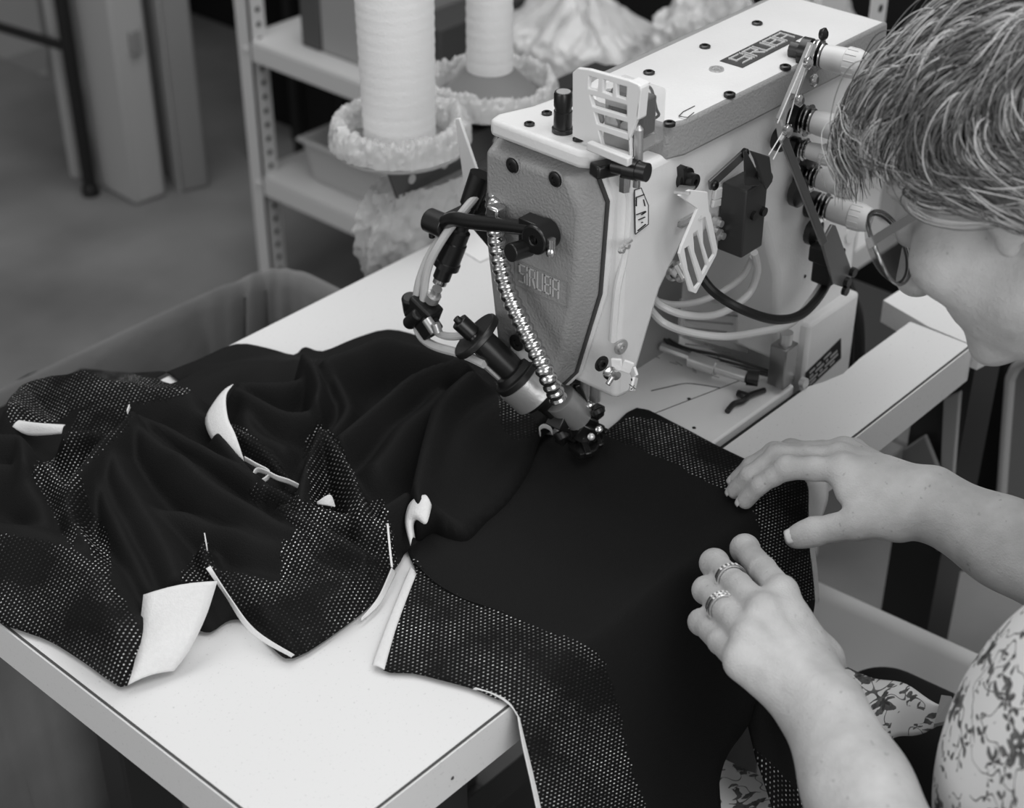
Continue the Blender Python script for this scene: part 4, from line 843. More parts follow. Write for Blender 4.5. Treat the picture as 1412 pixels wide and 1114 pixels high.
# garment B: the crumpled pile on the left
GB=thing('garment','crumpled black mesh garment with white lining heaped on the left end of the table','garment',hit(250,760,0))
BO=[(-160,560),(-60,560),(5,560),(18,530),(50,512),(110,508),(180,514),(250,528),(215,520),(270,497),(325,474),(370,480),(405,489),(420,478),(445,484),(490,466),(535,454),(580,464),(630,486),(700,500),(720,560),(690,600),(640,640),(620,740),(565,758),(552,775),(542,788),(533,800),(516,830),(470,868),(405,908),(375,893),(345,860),(318,855),(290,872),(268,868),(240,870),(215,905),(175,946),(150,938),(118,915),(70,885),(30,870),(0,858),(-90,800),(-200,700)]
BR=[([(15,560),(30,535),(77,522),(140,524),(200,532),(262,545)],.040,.024),
 ([(182,568),(160,592),(130,622),(105,655),(98,672)],.055,.016),
 ([(185,585),(230,618),(290,665),(350,705),(410,735)],.046,.020),
 ([(190,575),(250,600),(300,630),(350,655)],.040,.015),
 ([(150,610),(165,650),(195,700),(225,750),(240,790)],.042,.024),
 ([(130,640),(150,700),(180,760),(205,810)],.035,.016),
 ([(215,706),(270,715),(330,738),(390,755)],.036,.020),
 ([(400,712),(450,735),(500,762),(530,785)],.038,.018),
 ([(385,755),(430,775),(480,800),(505,820)],.030,.022),
 ([(390,700),(450,708),(520,722),(545,745)],.036,.018),
 ([(-40,715),(20,728),(80,748),(125,785),(150,830),(178,885)],.044,.034),
 ([(-30,640),(20,650),(50,690),(60,720)],.038,.022),
 ([(-60,600),(5,600),(28,605),(34,640)],.052,.016),
 ([(60,640),(85,668),(100,720),(120,750)],.046,.014),
 ([(120,770),(150,790),(180,830),(195,870)],.030,.016),
 ([(90,600),(110,595),(140,600)],.040,.012),
 ([(300,788),(285,770),(280,750)],.040,.012),
 ([(300,792),(350,800),(420,810),(470,830)],.026,.022),
 ([(320,810),(350,850),(400,885)],.016,.016),
 ([(245,775),(262,795),(275,820)],.030,.012),
 # middle heap
 ([(418,488),(432,505),(440,528),(437,548)],.050,.011),
 ([(325,535),(360,556),(400,572),(435,565),(445,545)],.036,.014),
 ([(330,528),(380,530),(420,520),(440,500)],.034,.012),
 ([(450,500),(490,482),(535,470),(590,482),(640,500)],.042,.020),
 ([(460,520),(480,560),(460,590)],.030,.014),
 ([(442,592),(430,625),(420,660),(415,690)],.050,.012),
 ([(447,592),(470,625),(488,660),(498,700)],.054,.011),
 ([(470,600),(520,560),(570,520),(630,500)],.042,.016),
 ([(520,640),(560,590),(610,545)],.030,.022),
 ([(318,588),(345,605),(372,630),(395,655)],.030,.009),
 ([(340,560),(345,590),(390,620)],.026,.018),
 ([(350,650),(380,668),(410,678),(440,690)],.020,.010),
 ([(300,600),(340,650),(400,690)],.030,.014),
 ([(240,560),(290,575),(310,590)],.030,.014),
 ([(530,700),(545,690),(560,680)],.036,.012),
 ([(230,540),(290,520),(330,505),(400,500)],.018,.03)]
BM=[[(8,575),(20,535),(70,508),(140,508),(200,520),(262,538),(230,552),(170,556),(110,560),(80,580),(20,582)],
 [(110,565),(150,556),(180,560),(176,585),(150,610),(110,650),(100,672),(110,700),(100,755),(70,700),(45,650),(80,625)],
 [(-200,700),(0,735),(60,745),(110,762),(150,800),(185,850),(196,880),(190,946),(100,920),(0,880),(-100,830)],
 [(105,640),(125,700),(150,740),(150,800),(130,770),(115,740),(98,700)],
 [(118,780),(135,770),(150,790),(152,822),(130,800)],
 [(405,722),(380,700),(390,690),(470,700),(530,710),(545,760),(540,790),(500,850),(405,910),(370,890),(320,830),(300,790),(340,792),(385,800),(388,752),(402,740)],
 [(285,745),(292,770),(298,800),(250,802),(262,775)],
 [(311,590),(320,583),(350,600),(395,650),(385,660),(340,630),(315,605)],
 [(425,650),(418,625),(432,592),(450,588),(475,620),(495,670),(505,702),(440,690),(395,690),(350,690),(345,672),(390,672),(425,690)],
 [(510,690),(530,690),(535,715),(515,708)]]
sheet('garment_cloth',GB,BO,BR,[(1,p) for p in BM],[black_cloth,mesh_cloth],step=.0026,edge=.009,rough=.0016,seed=5,uvrot=-.5)
strip('white_flap',[(198,820,.042),(192,870,.026),(185,915,.014),(176,945,.004)],[(300,801,.050),(284,850,.030),(262,895,.014),(240,925,.003)],GB,bulge=.003,label='white lining turned outwards at the front left of the heap')
strip('white_edge',[(284,784,.046),(310,820,.024),(345,872,.012),(402,906,.004)],[(290,780,.046),(316,822,.027),(352,868,.015),(406,903,.007)],GB)
curl('white_edge',[(283,743,.046),(286,760,.046)],.006,GB)
strip('white_edge',[(540,783,.012),(522,822,.006),(498,852,.004)],[(546,790,.002),(524,832,.002),(498,856,.002)],GB)
strip('white_edge',[(533,722,.036),(536,755,.032),(539,782,.024)],[(536,722,.036),(539,755,.032),(542,782,.024)],GB)
strip('white_flap',[(322,530,.046),(312,545,.044),(314,575,.040),(325,600,.034),(337,636,.022)],[(300,548,.038),(284,575,.030),(288,598,.026),(305,622,.022),(322,634,.018)],GB,bulge=.002,label='long white lining edge standing up in the middle of the heap')
curl('lining_curl',[(338,636,.030),(352,644,.030),(372,656,.028),(360,668,.026),(350,662,.026),(354,652,.028),(366,654,.030),(382,662,.030),(400,668,.028),(418,678,.026),(430,692,.022)],.005,GB)
strip('white_edge',[(437,692,.036),(455,682,.040),(462,698,.032)],[(437,695,.034),(450,697,.034),(462,699,.032)],GB)
strip('white_flap',[(10,577,.030),(50,583,.030),(90,586,.030)],[(14,586,.026),(40,600,.020),(85,598,.026)],GB,bulge=.002,label='dull lining edge below the rolled mesh at far left')
curl('white_edge',[(176,571,.060),(179,563,.060)],.004,GB)
# garment C: piece falling into the lap behind the left wrist
GC=thing('garment','black mesh garment end hanging in the lap below the left wrist','garment',(.83,.42,.5))
def lap(px,py,z): return onZ(px,py,z)
b=B(); L0=[lap(1035,965,.62),lap(1030,1010,.60),lap(1040,1060,.58),lap(1065,1130,.56)]; L1=[lap(1100,940,.62),lap(1160,985,.60),lap(1215,1040,.585),lap(1260,1130,.56)]
def gcf(u,v):
    p=L0[0].lerp(L0[1],u*3) if u<1/3 else (L0[1].lerp(L0[2],u*3-1) if u<2/3 else L0[2].lerp(L0[3],u*3-2))
    q=L1[0].lerp(L1[1],u*3) if u<1/3 else (L1[1].lerp(L1[2],u*3-1) if u<2/3 else L1[2].lerp(L1[3],u*3-2))
    r=p.lerp(q,v); r.z+=.012*math.sin(v*9+u*2)+.01*math.sin(v*math.pi); return r
b.grid(gcf,40,40); me_=obj('lap_cloth',b,[black_cloth,mesh_cloth],GC,ang=80)
uvl=me_.data.uv_layers.new(name='cloth')
for l in me_.data.loops: v=me_.data.vertices[l.vertex_index].co; uvl.data[l.index].uv=(v.x*.8+v.y*.6,v.y*.8-v.x*.6)
for p in me_.data.polygons:
    q=proj_np(np.array([p.center]));
    if q[0][0]-1040<(q[1][0]-1030)*1.0 : p.material_index=1
me_.modifiers.new('solid','SOLIDIFY').thickness=.002
# ---------- woman: one continuous skin surface from a distance field ----------
def Zp(px,py,z): return onZ(px,py,z)
def DX(px,py,z,e=0): p=onZ(px,py,z); return p+(p-CAM).normalized()*e
VOX=.002; LO=np.array([.54,.06,.60]); HI=np.array([1.22,.66,1.26])
dims=np.ceil((HI-LO)/VOX).astype(int)
class Field:
    def __init__(s,lo,dims,vox): s.lo=lo; s.n=dims; s.v=vox; s.F=np.full(tuple(dims),.05,np.float32)
    def reg(s,mn,mx,pad):
        a=np.clip(np.floor((np.array(mn)-pad-s.lo)/s.v).astype(int),0,s.n); b_=np.clip(np.ceil((np.array(mx)+pad-s.lo)/s.v).astype(int)+1,0,s.n)
        if (b_<=a).any(): return None
        ax=[(s.lo[k]+s.v*np.arange(a[k],b_[k])).astype(np.float32) for k in range(3)]
        return tuple(slice(a[k],b_[k]) for k in range(3)), np.ix_(*ax) if 0 else (ax[0][:,None,None],ax[1][None,:,None],ax[2][None,None,:])
    def add(s,sl,d,k,sub=False):
        A=s.F[sl]
        if sub:
            h=np.clip(.5-.5*(A+d)/k,0,1); s.F[sl]=A*(1-h)+(-d)*h+k*h*(1-h)
        else:
            h=np.clip(.5+.5*(A-d)/k,0,1); s.F[sl]=A*(1-h)+d*h-k*h*(1-h)
    def cone(s,a,b_,ra,rb,k=.004):
        a=np.array(a,float);b_=np.array(b_,float); r=max(ra,rb); g=s.reg(np.minimum(a,b_),np.maximum(a,b_),r+k+.012)
        if g is None: return
        sl,(X,Y,Z)=g; d=b_-a; L=(d*d).sum()+1e-12
        t=np.clip(((X-a[0])*d[0]+(Y-a[1])*d[1]+(Z-a[2])*d[2])/L,0,1); q=np.sqrt((X-a[0]-t*d[0])**2+(Y-a[1]-t*d[1])**2+(Z-a[2]-t*d[2])**2)-(ra+(rb-ra)*t)
        s.add(sl,q,k)
    def ell(s,c,axes,r,k=.006,sub=False):
        c=np.array(c,float); R3=max(r); g=s.reg(c,c,R3+k+.012)
        if g is None: return
        sl,(X,Y,Z)=g; dx,dy,dz=X-c[0],Y-c[1],Z-c[2]; q0=0;q1=0
        for a,rr in zip(axes,r):
            e=dx*a[0]+dy*a[1]+dz*a[2]; q0=q0+(e/rr)**2; q1=q1+(e/rr/rr)**2
        q0=np.sqrt(q0);q1=np.sqrt(q1)+1e-9; s.add(sl,q0*(q0-1)/q1,k,sub)
    def chain(s,pts,rs,k=.003):
        for i in range(len(pts)-1): s.cone(pts[i],pts[i+1],rs[i],rs[i+1],k)
    def mesh(s):
        F=s.F; ins=F<0; n=F.shape
        cnt=np.zeros((n[0]-1,n[1]-1,n[2]-1),np.int8)
        for a in (0,1):
            for b_ in (0,1):
                for c in (0,1): cnt+=ins[a:n[0]-1+a,b_:n[1]-1+b_,c:n[2]-1+c]
        act=(cnt>0)&(cnt<8); I=np.argwhere(act); vid=-np.ones(act.shape,np.int32); vid[act]=np.arange(len(I))
        acc=np.zeros((len(I),3));w_=np.zeros(len(I)); cor=[(a,b_,c) for a in (0,1) for b_ in (0,1) for c in (0,1)]
        val={c:F[I[:,0]+c[0],I[:,1]+c[1],I[:,2]+c[2]] for c in cor}
        for c in cor:
            for ax in range(3):
                if c[ax]==0:
                    d=list(c);d[ax]=1;d=tuple(d); f0,f1=val[c],val[d]; m=(f0<0)!=(f1<0); t=np.where(m,f0/(f0-f1+1e-12),0)
                    p=np.array(c,float)[None,:].repeat(len(I),0); p[:,ax]+=t; acc[m]+=p[m]; w_[m]+=1
        V=s.lo+(I+acc/w_[:,None])*s.v; faces=[]
        for ax in range(3):
            o1,o2=[k for k in range(3) if k!=ax]
            sl0=[slice(1,n[k]-1) for k in range(3)]; sl0[ax]=slice(0,n[ax]-1); sl1=list(sl0); sl1[ax]=slice(1,n[ax])
            A=ins[tuple(sl0)];C_=ins[tuple(sl1)]; E=np.argwhere(A!=C_); off=np.array([s_.start for s_ in sl0]); G=E+off
            e1=np.zeros(3,int);e1[o1]=1;e2=np.zeros(3,int);e2[o2]=1
            q=[vid[tuple((G-x).T)] for x in (e1+e2,e2,0*e1,e1)]
            Q_=np.stack(q,1); flip=A[tuple(E.T)] ^ (ax==1); Q_[~flip]=Q_[~flip][:,::-1]; faces.append(Q_)
        return V,np.concatenate(faces)
def field_obj(name,Fd,m,parent):
    V,Fc_=Fd.mesh(); me=bpy.data.meshes.new(name); me.from_pydata(V.tolist(),[],Fc_.tolist()); me.materials.append(m)
    me.polygons.foreach_set('use_smooth',np.ones(len(Fc_),bool)); o=bpy.data.objects.new(name,me); COL.objects.link(o)
    o.parent=parent; o.matrix_parent_inverse=Matrix.Translation(-Vector(parent.location)); return o
FB=Field(LO,dims,VOX)
WO=thing('person','woman with short grey hair in a floral blouse leaning over the machine guiding fabric with both hands','person',(.97,.15,.45))
WO['label']='woman with short light hair and floral blouse bending over, guiding the fabric with both hands'
# head frame
f_=(-rt*.68-uu*.275+fw*.68).normalized(); u_=(-rt*.38+uu*.92); u_=(u_-f_*u_.dot(f_)).normalized(); l_=f_.cross(u_)
if l_.dot(fw)>0: l_=-l_
HC=D(1422,248,1.13)
def hp(l,f,u): return HC+l_*l+f_*f+u_*u
AX=(l_,f_,u_); E=FB.ell
E(hp(0,-.012,.03),AX,(.074,.094,.088),.01); E(hp(0,.030,-.03),AX,(.060,.058,.080),.02); E(hp(0,.025,-.068),AX,(.054,.052,.040),.02)
E(hp(0,.070,-.098),AX,(.020,.017,.015),.02); E(hp(0,.072,.030),AX,(.048,.018,.013),.015)
for s_ in (-1,1):
    E(hp(s_*.046,.056,-.030),AX,(.024,.026,.024),.022); E(hp(s_*.032,.094,.0),AX,(.014,.012,.011),.010,True); E(hp(s_*.032,.079,-.002),AX,(.013,.0125,.0115),.003)
    E(hp(s_*.046,.0,-.075),AX,(.014,.03,.020),.02)
    ea=(l_*.9-f_*.43*s_*0+u_*0.0).normalized()
    E(hp(s_*.077,-.012,-.006),AX,(.007,.019,.030),.006); E(hp(s_*.081,-.010,-.004),AX,(.006,.010,.018),.004,True); E(hp(s_*.074,-.002,-.032),AX,(.006,.008,.010),.004)
FB.cone(hp(0,.088,.008),hp(0,.112,-.034),.006,.011,.010); E(hp(0,.104,-.040),AX,(.016,.010,.008),.008)
E(hp(0,.081,-.062),AX,(.018,.008,.005),.008); E(hp(0,.079,-.071),AX,(.016,.008,.005),.008)
NB=Vector((1.02,.23,.97)); FB.cone(hp(0,-.035,-.05),NB,.054,.060,.03); FB.cone(hp(0,.01,-.07),NB+Vector((-.01,.03,-.01)),.040,.05,.03)
SHL=Vector((.84,.15,.94)); SHR=Vector((1.15,.19,.95)); CH=Vector((1.0,.14,.80))
FB.cone(NB,SHL,.055,.05,.04); FB.cone(NB,SHR,.055,.05,.04); E(CH,((1,0,0),(0,1,0),(0,0,1)),(.14,.10,.18),.05)
# arms
LW=Zp(1135,978,.800); RW=DX(1280,693,.800,0)
LE=Vector((.600,.200,.785)); RE=Vector((1.0,.215,.785))
def arm(S_,E_,W_,side,k=.02):
    FB.cone(S_,E_,.050,.042,k); mid=E_.lerp(W_,.35); FB.cone(E_,mid,.041,.041,k); FB.cone(mid,E_.lerp(W_,.72),.041,.0315,k); FB.cone(E_.lerp(W_,.72),W_,.0315,.0250,k)
    d=(W_-E_).normalized(); sd=d.cross(Vector((0,0,1))).normalized(); FB.cone(E_.lerp(W_,.6)+sd*.006*side,W_+sd*.007,.024,.0205,.012); FB.cone(E_.lerp(W_,.6)-sd*.006*side,W_-sd*.007,.024,.0205,.012)
    return d,sd
dL,sL=arm(SHL,LE,LW,1); dR,sR=arm(SHR,RE,RW,1)
def hand(W_,mcp,pip,dip,tip,thumb,dors,rm=(.0105,.0108,.0102,.009),rp=(.0091,.0093,.0087,.0078),rt_=(.0072,.0074,.0070,.0062),rthumb=(.014,.0125,.0105,.0085),palm_r=.0125):
    dn=Vector(dors).normalized(); across=(mcp[3]-mcp[0]).normalized()
    for i,m_ in enumerate(mcp):
        o=across*((i-1.5)*.0095); FB.cone(W_+o-dn*.002,m_-dn*.003,palm_r,rm[i]+.001,.012)
    for i in range(3):
        FB.cone(W_.lerp(mcp[i],.45).lerp(W_.lerp(mcp[i+1],.45),.5)-dn*.003,mcp[i].lerp(mcp[i+1],.5).lerp(W_,.02)-dn*.004,.0130,.0115,.012)
    for i in range(4):   # extensor tendons and knuckles
        FB.cone(W_.lerp(mcp[i],.3)+dn*.0095,mcp[i].lerp(W_,.08)+dn*.0050,.0020,.0028,.010); FB.ell(mcp[i]+dn*.0018,((1,0,0),(0,1,0),(0,0,1)),(rm[i]*.86,)*3,.010)
        FB.chain([mcp[i],mcp[i].lerp(pip[i],.5),pip[i],pip[i].lerp(dip[i],.5),dip[i],tip[i]],[rm[i],(rm[i]+rp[i])*.495,rp[i],(rp[i]+rt_[i])*.49,rt_[i]*1.06,rt_[i]],.0032)
        FB.ell(pip[i]+dn*.0008,((1,0,0),(0,1,0),(0,0,1)),(rp[i],)*3,.006)
    c,m1,ip,tp_=thumb
    FB.cone(W_.lerp(c,.5),c,.016,.017,.015); FB.chain([c,m1,m1.lerp(ip,.5),ip,ip.lerp(tp_,.6),tp_],[rthumb[0]*1.15,rthumb[1],rthumb[2]*.98,rthumb[2]*1.05,rthumb[3]*1.12,rthumb[3]],.005)
    FB.cone(c,mcp[0].lerp(W_,.25),.013,.010,.014)
dnL=Vector((-.25,-.15,1)).normalized()
Lm=[Zp(1078,816,.822),Zp(1053,842,.826),Zp(1033,878,.823),Zp(1021,914,.814)]
Lp=[Zp(1027,757,.790),Zp(985,777,.791),Zp(974,814,.789),Zp(967,858,.784)]
def curlf(m_,p):
    r=(p-CAM).normalized(); d=(p-m_);d.z=0;d.normalize(); q=p+r*.015+d*.002; t=p+r*.031; t.z=max(t.z,.763); return q,t
Ld,Lt=zip(*[curlf(m_,p) for m_,p in zip(Lm,Lp)])
Lth=[Zp(1128,912,.790),Zp(1092,858,.780),Zp(1062,824,.774),Zp(1040,800,.769)]
hand(LW,Lm,Lp,Ld,Lt,Lth,dnL,rp=(.0100,.0099,.0093,.0084),rt_=(.0090,.0088,.0082,.0074))
FB.cone(LW+dL*.004,Lm[1].lerp(LW,.6),.0235,.015,.012)
# veins on the left hand back
dnR=(uu*.75+rt*.1+fw*.35).normalized()
Rm=[DX(1162,648,.815,0),DX(1156,632,.815,.012),DX(1162,622,.812,.024),DX(1176,622,.806,.036)]
Rp=[DX(1086,645,.806,0),DX(1072,630,.806,.008),DX(1068,626,.800,.016),DX(1090,620,.793,.026)]
Rd=[DX(1048,668,.788,0),DX(1034,655,.788,.0),DX(1036,642,.785,.004),DX(1062,628,.782,.01)]
Rt=[DX(1028,690,.769,0),DX(1014,676,.768,0),DX(1016,661,.767,0),DX(1042,640,.768,0)]
Rth=[DX(1238,714,.795,-.004),DX(1180,722,.790,-.006),DX(1122,733,.780,-.006),DX(1096,741,.774,-.006)]
hand(RW,Rm,Rp,Rd,Rt,Rth,dnR,palm_r=.015)
FB.cone(RW,RW.lerp(Rm[1],.5),.0245,.018,.014); FB.ell(DX(1290,668,.812,.004),((1,0,0),(0,1,0),(0,0,1)),(.010,.010,.010),.010)
FB.cone(DX(1200,700,.80,0),DX(1170,680,.805,0),.013,.010,.012)
def skin():
    m=bpy.data.materials.new('skin'); m.use_nodes=True; nt=m.node_tree; b=nt.nodes['Principled BSDF']; L=nt.links
    c=lin(189); tc=nt.nodes.new('ShaderNodeTexCoord')
    n1=nt.nodes.new('ShaderNodeTexNoise'); n1.inputs['Scale'].default_value=38; n1.inputs['Detail'].default_value=5; L.new(tc.outputs['Object'],n1.inputs['Vector'])
    mr=nt.nodes.new('ShaderNodeMapRange'); mr.inputs['From Min'].default_value=.3; mr.inputs['From Max'].default_value=.7; mr.inputs['To Min'].default_value=c*.82; mr.inputs['To Max'].default_value=c*1.10; L.new(n1.outputs[0],mr.inputs[0])
    n2=nt.nodes.new('ShaderNodeTexNoise'); n2.inputs['Scale'].default_value=170; n2.inputs['Detail'].default_value=2; L.new(tc.outputs['Object'],n2.inputs['Vector'])
    m2=nt.nodes.new('ShaderNodeMapRange'); m2.inputs['From Min'].default_value=.68; m2.inputs['From Max'].default_value=.76; m2.inputs['To Min'].default_value=1; m2.inputs['To Max'].default_value=.72; L.new(n2.outputs[0],m2.inputs[0])
    mu=nt.nodes.new('ShaderNodeMath'); mu.operation='MULTIPLY'; L.new(mr.outputs[0],mu.inputs[0]); L.new(m2.outputs[0],mu.inputs[1]); L.new(mu.outputs[0],b.inputs['Base Color'])
    b.inputs['Roughness'].default_value=.48; b.inputs['Specular IOR Level'].default_value=.35; b.inputs['Subsurface Weight'].default_value=.12; b.inputs['Subsurface Radius'].default_value=(1,1,1); b.inputs['Subsurface Scale'].default_value=.003
    v=nt.nodes.new('ShaderNodeTexVoronoi'); v.inputs['Scale'].default_value=650; L.new(tc.outputs['Object'],v.inputs['Vector'])
    n3=nt.nodes.new('ShaderNodeTexNoise'); n3.inputs['Scale'].default_value=150; n3.inputs['Detail'].default_value=6; L.new(tc.outputs['Object'],n3.inputs['Vector'])
    ad=nt.nodes.new('ShaderNodeMath'); ad.operation='MULTIPLY_ADD'; ad.inputs[1].default_value=.35; L.new(v.outputs['Distance'],ad.inputs[0]); L.new(n3.outputs[0],ad.inputs[2])
    bp=nt.nodes.new('ShaderNodeBump'); bp.inputs['Strength'].default_value=.6; bp.inputs['Distance'].default_value=.0011; L.new(ad.outputs[0],bp.inputs['Height']); L.new(bp.outputs[0],b.inputs['Normal'])
    return m
SK=skin(); body=field_obj('body',FB,SK,WO); del FB
# nails
nail=mat('fingernail',215,.28,spec=.6)
def nailat(p,ax,n,w_,h):
    b=B(); ax=Vector(ax).normalized(); n=Vector(n).normalized(); x=ax.cross(n).normalized(); n=x.cross(ax)
    def f(u,v):
        a=(u-.5)*2;c=(v-.5)*2; s=math.sqrt(max(0,1-abs(c)**4*.35))
        return p+x*a*w_*s+ax*c*h+n*(-.0022*a*a-.0008*c*c)
    b.grid(f,8,8); o=obj('fingernail',b,nail,WO,ang=80); s=o.modifiers.new('s','SOLIDIFY'); s.thickness=.0006; s.offset=0
td=(Rth[3]-Rth[2]).normalized(); tn=(uu*.45-fw*.85-rt*.1); tn=(tn-td*tn.dot(td)).normalized(); nailat(Rth[3]+tn*.0084+td*.000,td,tn,.0062,.0068)
for i,(w_,h) in enumerate(((.0046,.0055),(.0046,.0055),(.004,.005))):
    td=(Rt[i]-Rd[i]).normalized(); tn=(-rt*.65+uu*.45-fw*.35); tn=(tn-td*tn.dot(td)).normalized(); nailat(Rt[i]+tn*.0067+td*.0015,td,tn,w_,h)
# rings
def ring(name,label,pa,pb,t,r,bands,wd):
    ax=(pb-pa).normalized(); c=pa.lerp(pb,t); t_=thing(name,label,'ring',c)
    x=dnL.cross(ax).normalized(); y=ax.cross(x)
    for k in range(bands):
        b=B(); cc=c+ax*(k-(bands-1)/2)*wd*1.15; prof=[(-.5,0),(-.5,.0013),(-.3,.0017),(.3,.0017),(.5,.0013),(.5,0)]; n=48; rows=[]
        for i in range(n):
            a=2*math.pi*i/n; d=x*math.cos(a)+y*math.sin(a)*1.0; rows.append([b.bm.verts.new(cc+ax*(p*wd)+d*(r+q)) for p,q in prof])
        for i in range(n):
            for j in range(len(prof)): b.bm.faces.new((rows[i][j],rows[(i+1)%n][j],rows[(i+1)%n][(j+1)%len(prof)],rows[i][(j+1)%len(prof)]))
        bd=obj('band',b,mat('silver',236,.2,metal=.95),t_)
        for j in range(-2,3):
            a=math.pi/2+j*.26; d=x*math.cos(a)+y*math.sin(a); tg=ax.cross(d)
            b=B(); b.box(cc+d*(r+.0017),(.0016,wd*.5,.0009),Matrix((tg,ax,d)).transposed()); obj('stone',b,mat('ring_stone',95 if j%2 else 235,.15,spec=.9),bd,bev=.0002,smooth=False)
ring('finger_ring','wide silver ring with inset squares on the middle finger of the left hand',Lm[1],Lp[1],.64,.0108,1,.0062)
ring('finger_ring','double banded silver ring on the ring finger of the left hand',Lm[2],Lp[2],.60,.0103,2,.0043)
# eyeglasses
GL=thing('eyeglasses','metal framed eyeglasses with flat temples worn by the woman','glasses',hp(0,.1,0))
for s_ in (-1,1):
    c=hp(s_*.035,.100,-.006); A1=l_;A2=u_
    for rr,off in ((1.0,0),(.93,.0022)):
        b=B(); b.rings([c+f_*(-.004*(math.cos(t)*s_ if 0 else 0)+off)+A1*math.cos(t)*.0270*rr+A2*math.sin(t)*.0275*rr-f_*.006*max(0,math.cos(t)*s_)**2 for t in [2*math.pi*i/48 for i in range(48)]],.0013 if off==0 else .0009,10,False,True)
        fr=obj('rim',b,M['chrome'] if off==0 else M['dark'],GL)
    b=B(); b.lathe(c+f_*.0005,f_,[(0,.0262),(.0006,.0262)],40); obj('lens',b,mat('lens_glass',120,.05,alpha=.30,spec=.9),GL)
    h0=hp(s_*.0635,.095,.002); h1=hp(s_*.0735,.0,.012); h2=hp(s_*.078,-.02,.0)
    b=B(); sp=spline([h0,hp(s_*.070,.05,.008),h1,h2],8)
    for a,c2 in zip(sp,sp[1:]): b.bar(a,c2+(c2-a)*.1,.0012,.0062,upv=l_.cross(f_) if 0 else u_)
    tm=obj('temple',b,mat('temple_silver',150,.3,metal=.7),GL)
    b=B(); b.box(h0,(.003,.005,.007),Matrix((l_,f_,u_)).transposed()); obj('hinge',b,M['chrome'],tm)
b=B(); b.tube([hp(-.010,.100,.004),hp(0,.106,.008),hp(.010,.100,.004)],.0012,8); obj('bridge',b,M['chrome'],GL)
# hair: many fine strands flowing from the crown over the scalp
rh=np.random.default_rng(11)
CR=Vector((.035,-.085,.082)).normalized(); C0=Vector((0,-.010,.022))
def hairrad(d): # radius of the hair surface in direction d (head frame l,f,u)
    return 1/math.sqrt((d.x/.093)**2+(d.y/(.128+.016*max(0,min(1,d.z*3)) if d.y>0 else .108))**2+(d.z/.110)**2)
def flow(d):
    away=d-CR*d.dot(CR)
    if away.length<1e-3: away=Vector((1,0,0))
    away.normalize(); t=away-d*away.dot(d); t.normalize()
    top=max(0,min(1,(d.z-.05)/.5)); fr=max(0,min(1,(d.y-.35)/.4)); side=(1-top)*(1-fr)
    return (t*(.35+.65*top)+Vector((.25,.55,-.15))*top*.6+Vector((.1,.1,-.9))*fr+Vector((.0,-.85,-.32))*side).normalized()
def strand(root,L,lay,sw,n=14,free=.35):
    pts=[]; d=root.copy(); st=L/n; prev=None; pd=None
    for i in range(n+1):
        t=i/n
        if prev is None: p=C0+d*(hairrad(d)-.016+lay*.3)
        else:
            fdir=flow(d); sd=d.cross(fdir); dirn=(fdir+sd*(sw+.25*math.sin(t*2.5+sw*9))).normalized()
            if pd is not None: dirn=(dirn*.45+pd*.55).normalized()
            pd=dirn; p2=prev+dirn*st; q=p2-C0; dd=q.normalized(); target=hairrad(dd)+lay*(1-.8*t)-.004
            p=p2 if (t>1-free and dd.z<.2) else C0+dd*(q.length*.3+target*.7)
            d=dd
        jt=.012*noise.noise(root*40)
        if i>4 and p.y>.040 and p.z<.044+jt-(.5*max(0,p.y-.105)): break
        if i>4 and p.z<-.052+jt*1.3: break
        prev=p; pts.append(p)
    return pts
def hasroot(v):
    if v.x<-.5 or v.z<-.62: return False
    if v.y>.62 and v.z<.38: return False
    if v.y>.20 and v.z<-.02: return False
    if v.y>.0 and v.z<-.36: return False
    if v.y<=0 and v.y>-.3 and v.z<-.40: return False
    return True
groups={0:[],1:[],2:[]}
cnt=0
while cnt<6800:
    v=Vector(rh.normal(size=3)).normalized()
    if not hasroot(v): continue
    cl=noise.noise(Vector((v.x*9+v.y*3,v.y*6,v.z*9))+Vector((3,1,2))); stray=rh.random()<.05
    lay=.002+.013*rh.random()+.007*noise.noise(v*9)+(.010*rh.random() if stray else 0)
    fr=v.y>.35
    L=(.060+.045*rh.random()+(.012 if v.z>.4 else 0))*(1.25 if stray else 1)*(1.1 if fr else 1)
    sp=strand(v,L,lay,.35*noise.noise(v*4+Vector((9,0,0)))+rh.normal()*(.25 if stray else .08),free=.45 if fr else .25)
    k=cl*1.3+rh.normal()*.30; g=0 if k<-.02 else (1 if k<.34 else 2)
    groups[g].append([hp(p.x,p.y,p.z) for p in sp]); cnt+=1
HM=[('hair_dark',88),('hair_mid',148),('hair_light',205)]
for g,(nm,v) in enumerate(HM):
    cu=bpy.data.curves.new('hair_strands','CURVE'); cu.dimensions='3D'; cu.bevel_depth=.00042; cu.bevel_resolution=0; cu.resolution_u=2
    for sp in groups[g]:
        s=cu.splines.new('POLY'); q=spline(sp,2); s.points.add(len(q)-1)
        for i,p in enumerate(q): s.points[i].co=(*p,1); s.points[i].radius=max(.25,1-(i/len(q))**3*.8)
    cu.materials.append(mat(nm,v,.42,spec=.6)); o=bpy.data.objects.new('hair_strands',cu); COL.objects.link(o); o.parent=WO; o.matrix_parent_inverse=Matrix.Translation(-Vector(WO.location)); o['kind']='stuff'
b=B(); bmesh.ops.create_icosphere(b.bm,subdivisions=5,radius=1); dele=[]
for v in b.bm.verts:
    d=v.co.normalized(); 
    if not (d.x<-.5 or hasroot(d)) or d.z<-.6 or (d.y>.5 and d.z<.3): dele.append(v); continue
    r=hairrad(d)-.008+.003*noise.noise(d*8); p=C0+d*(r-.006); v.co=hp(*p)
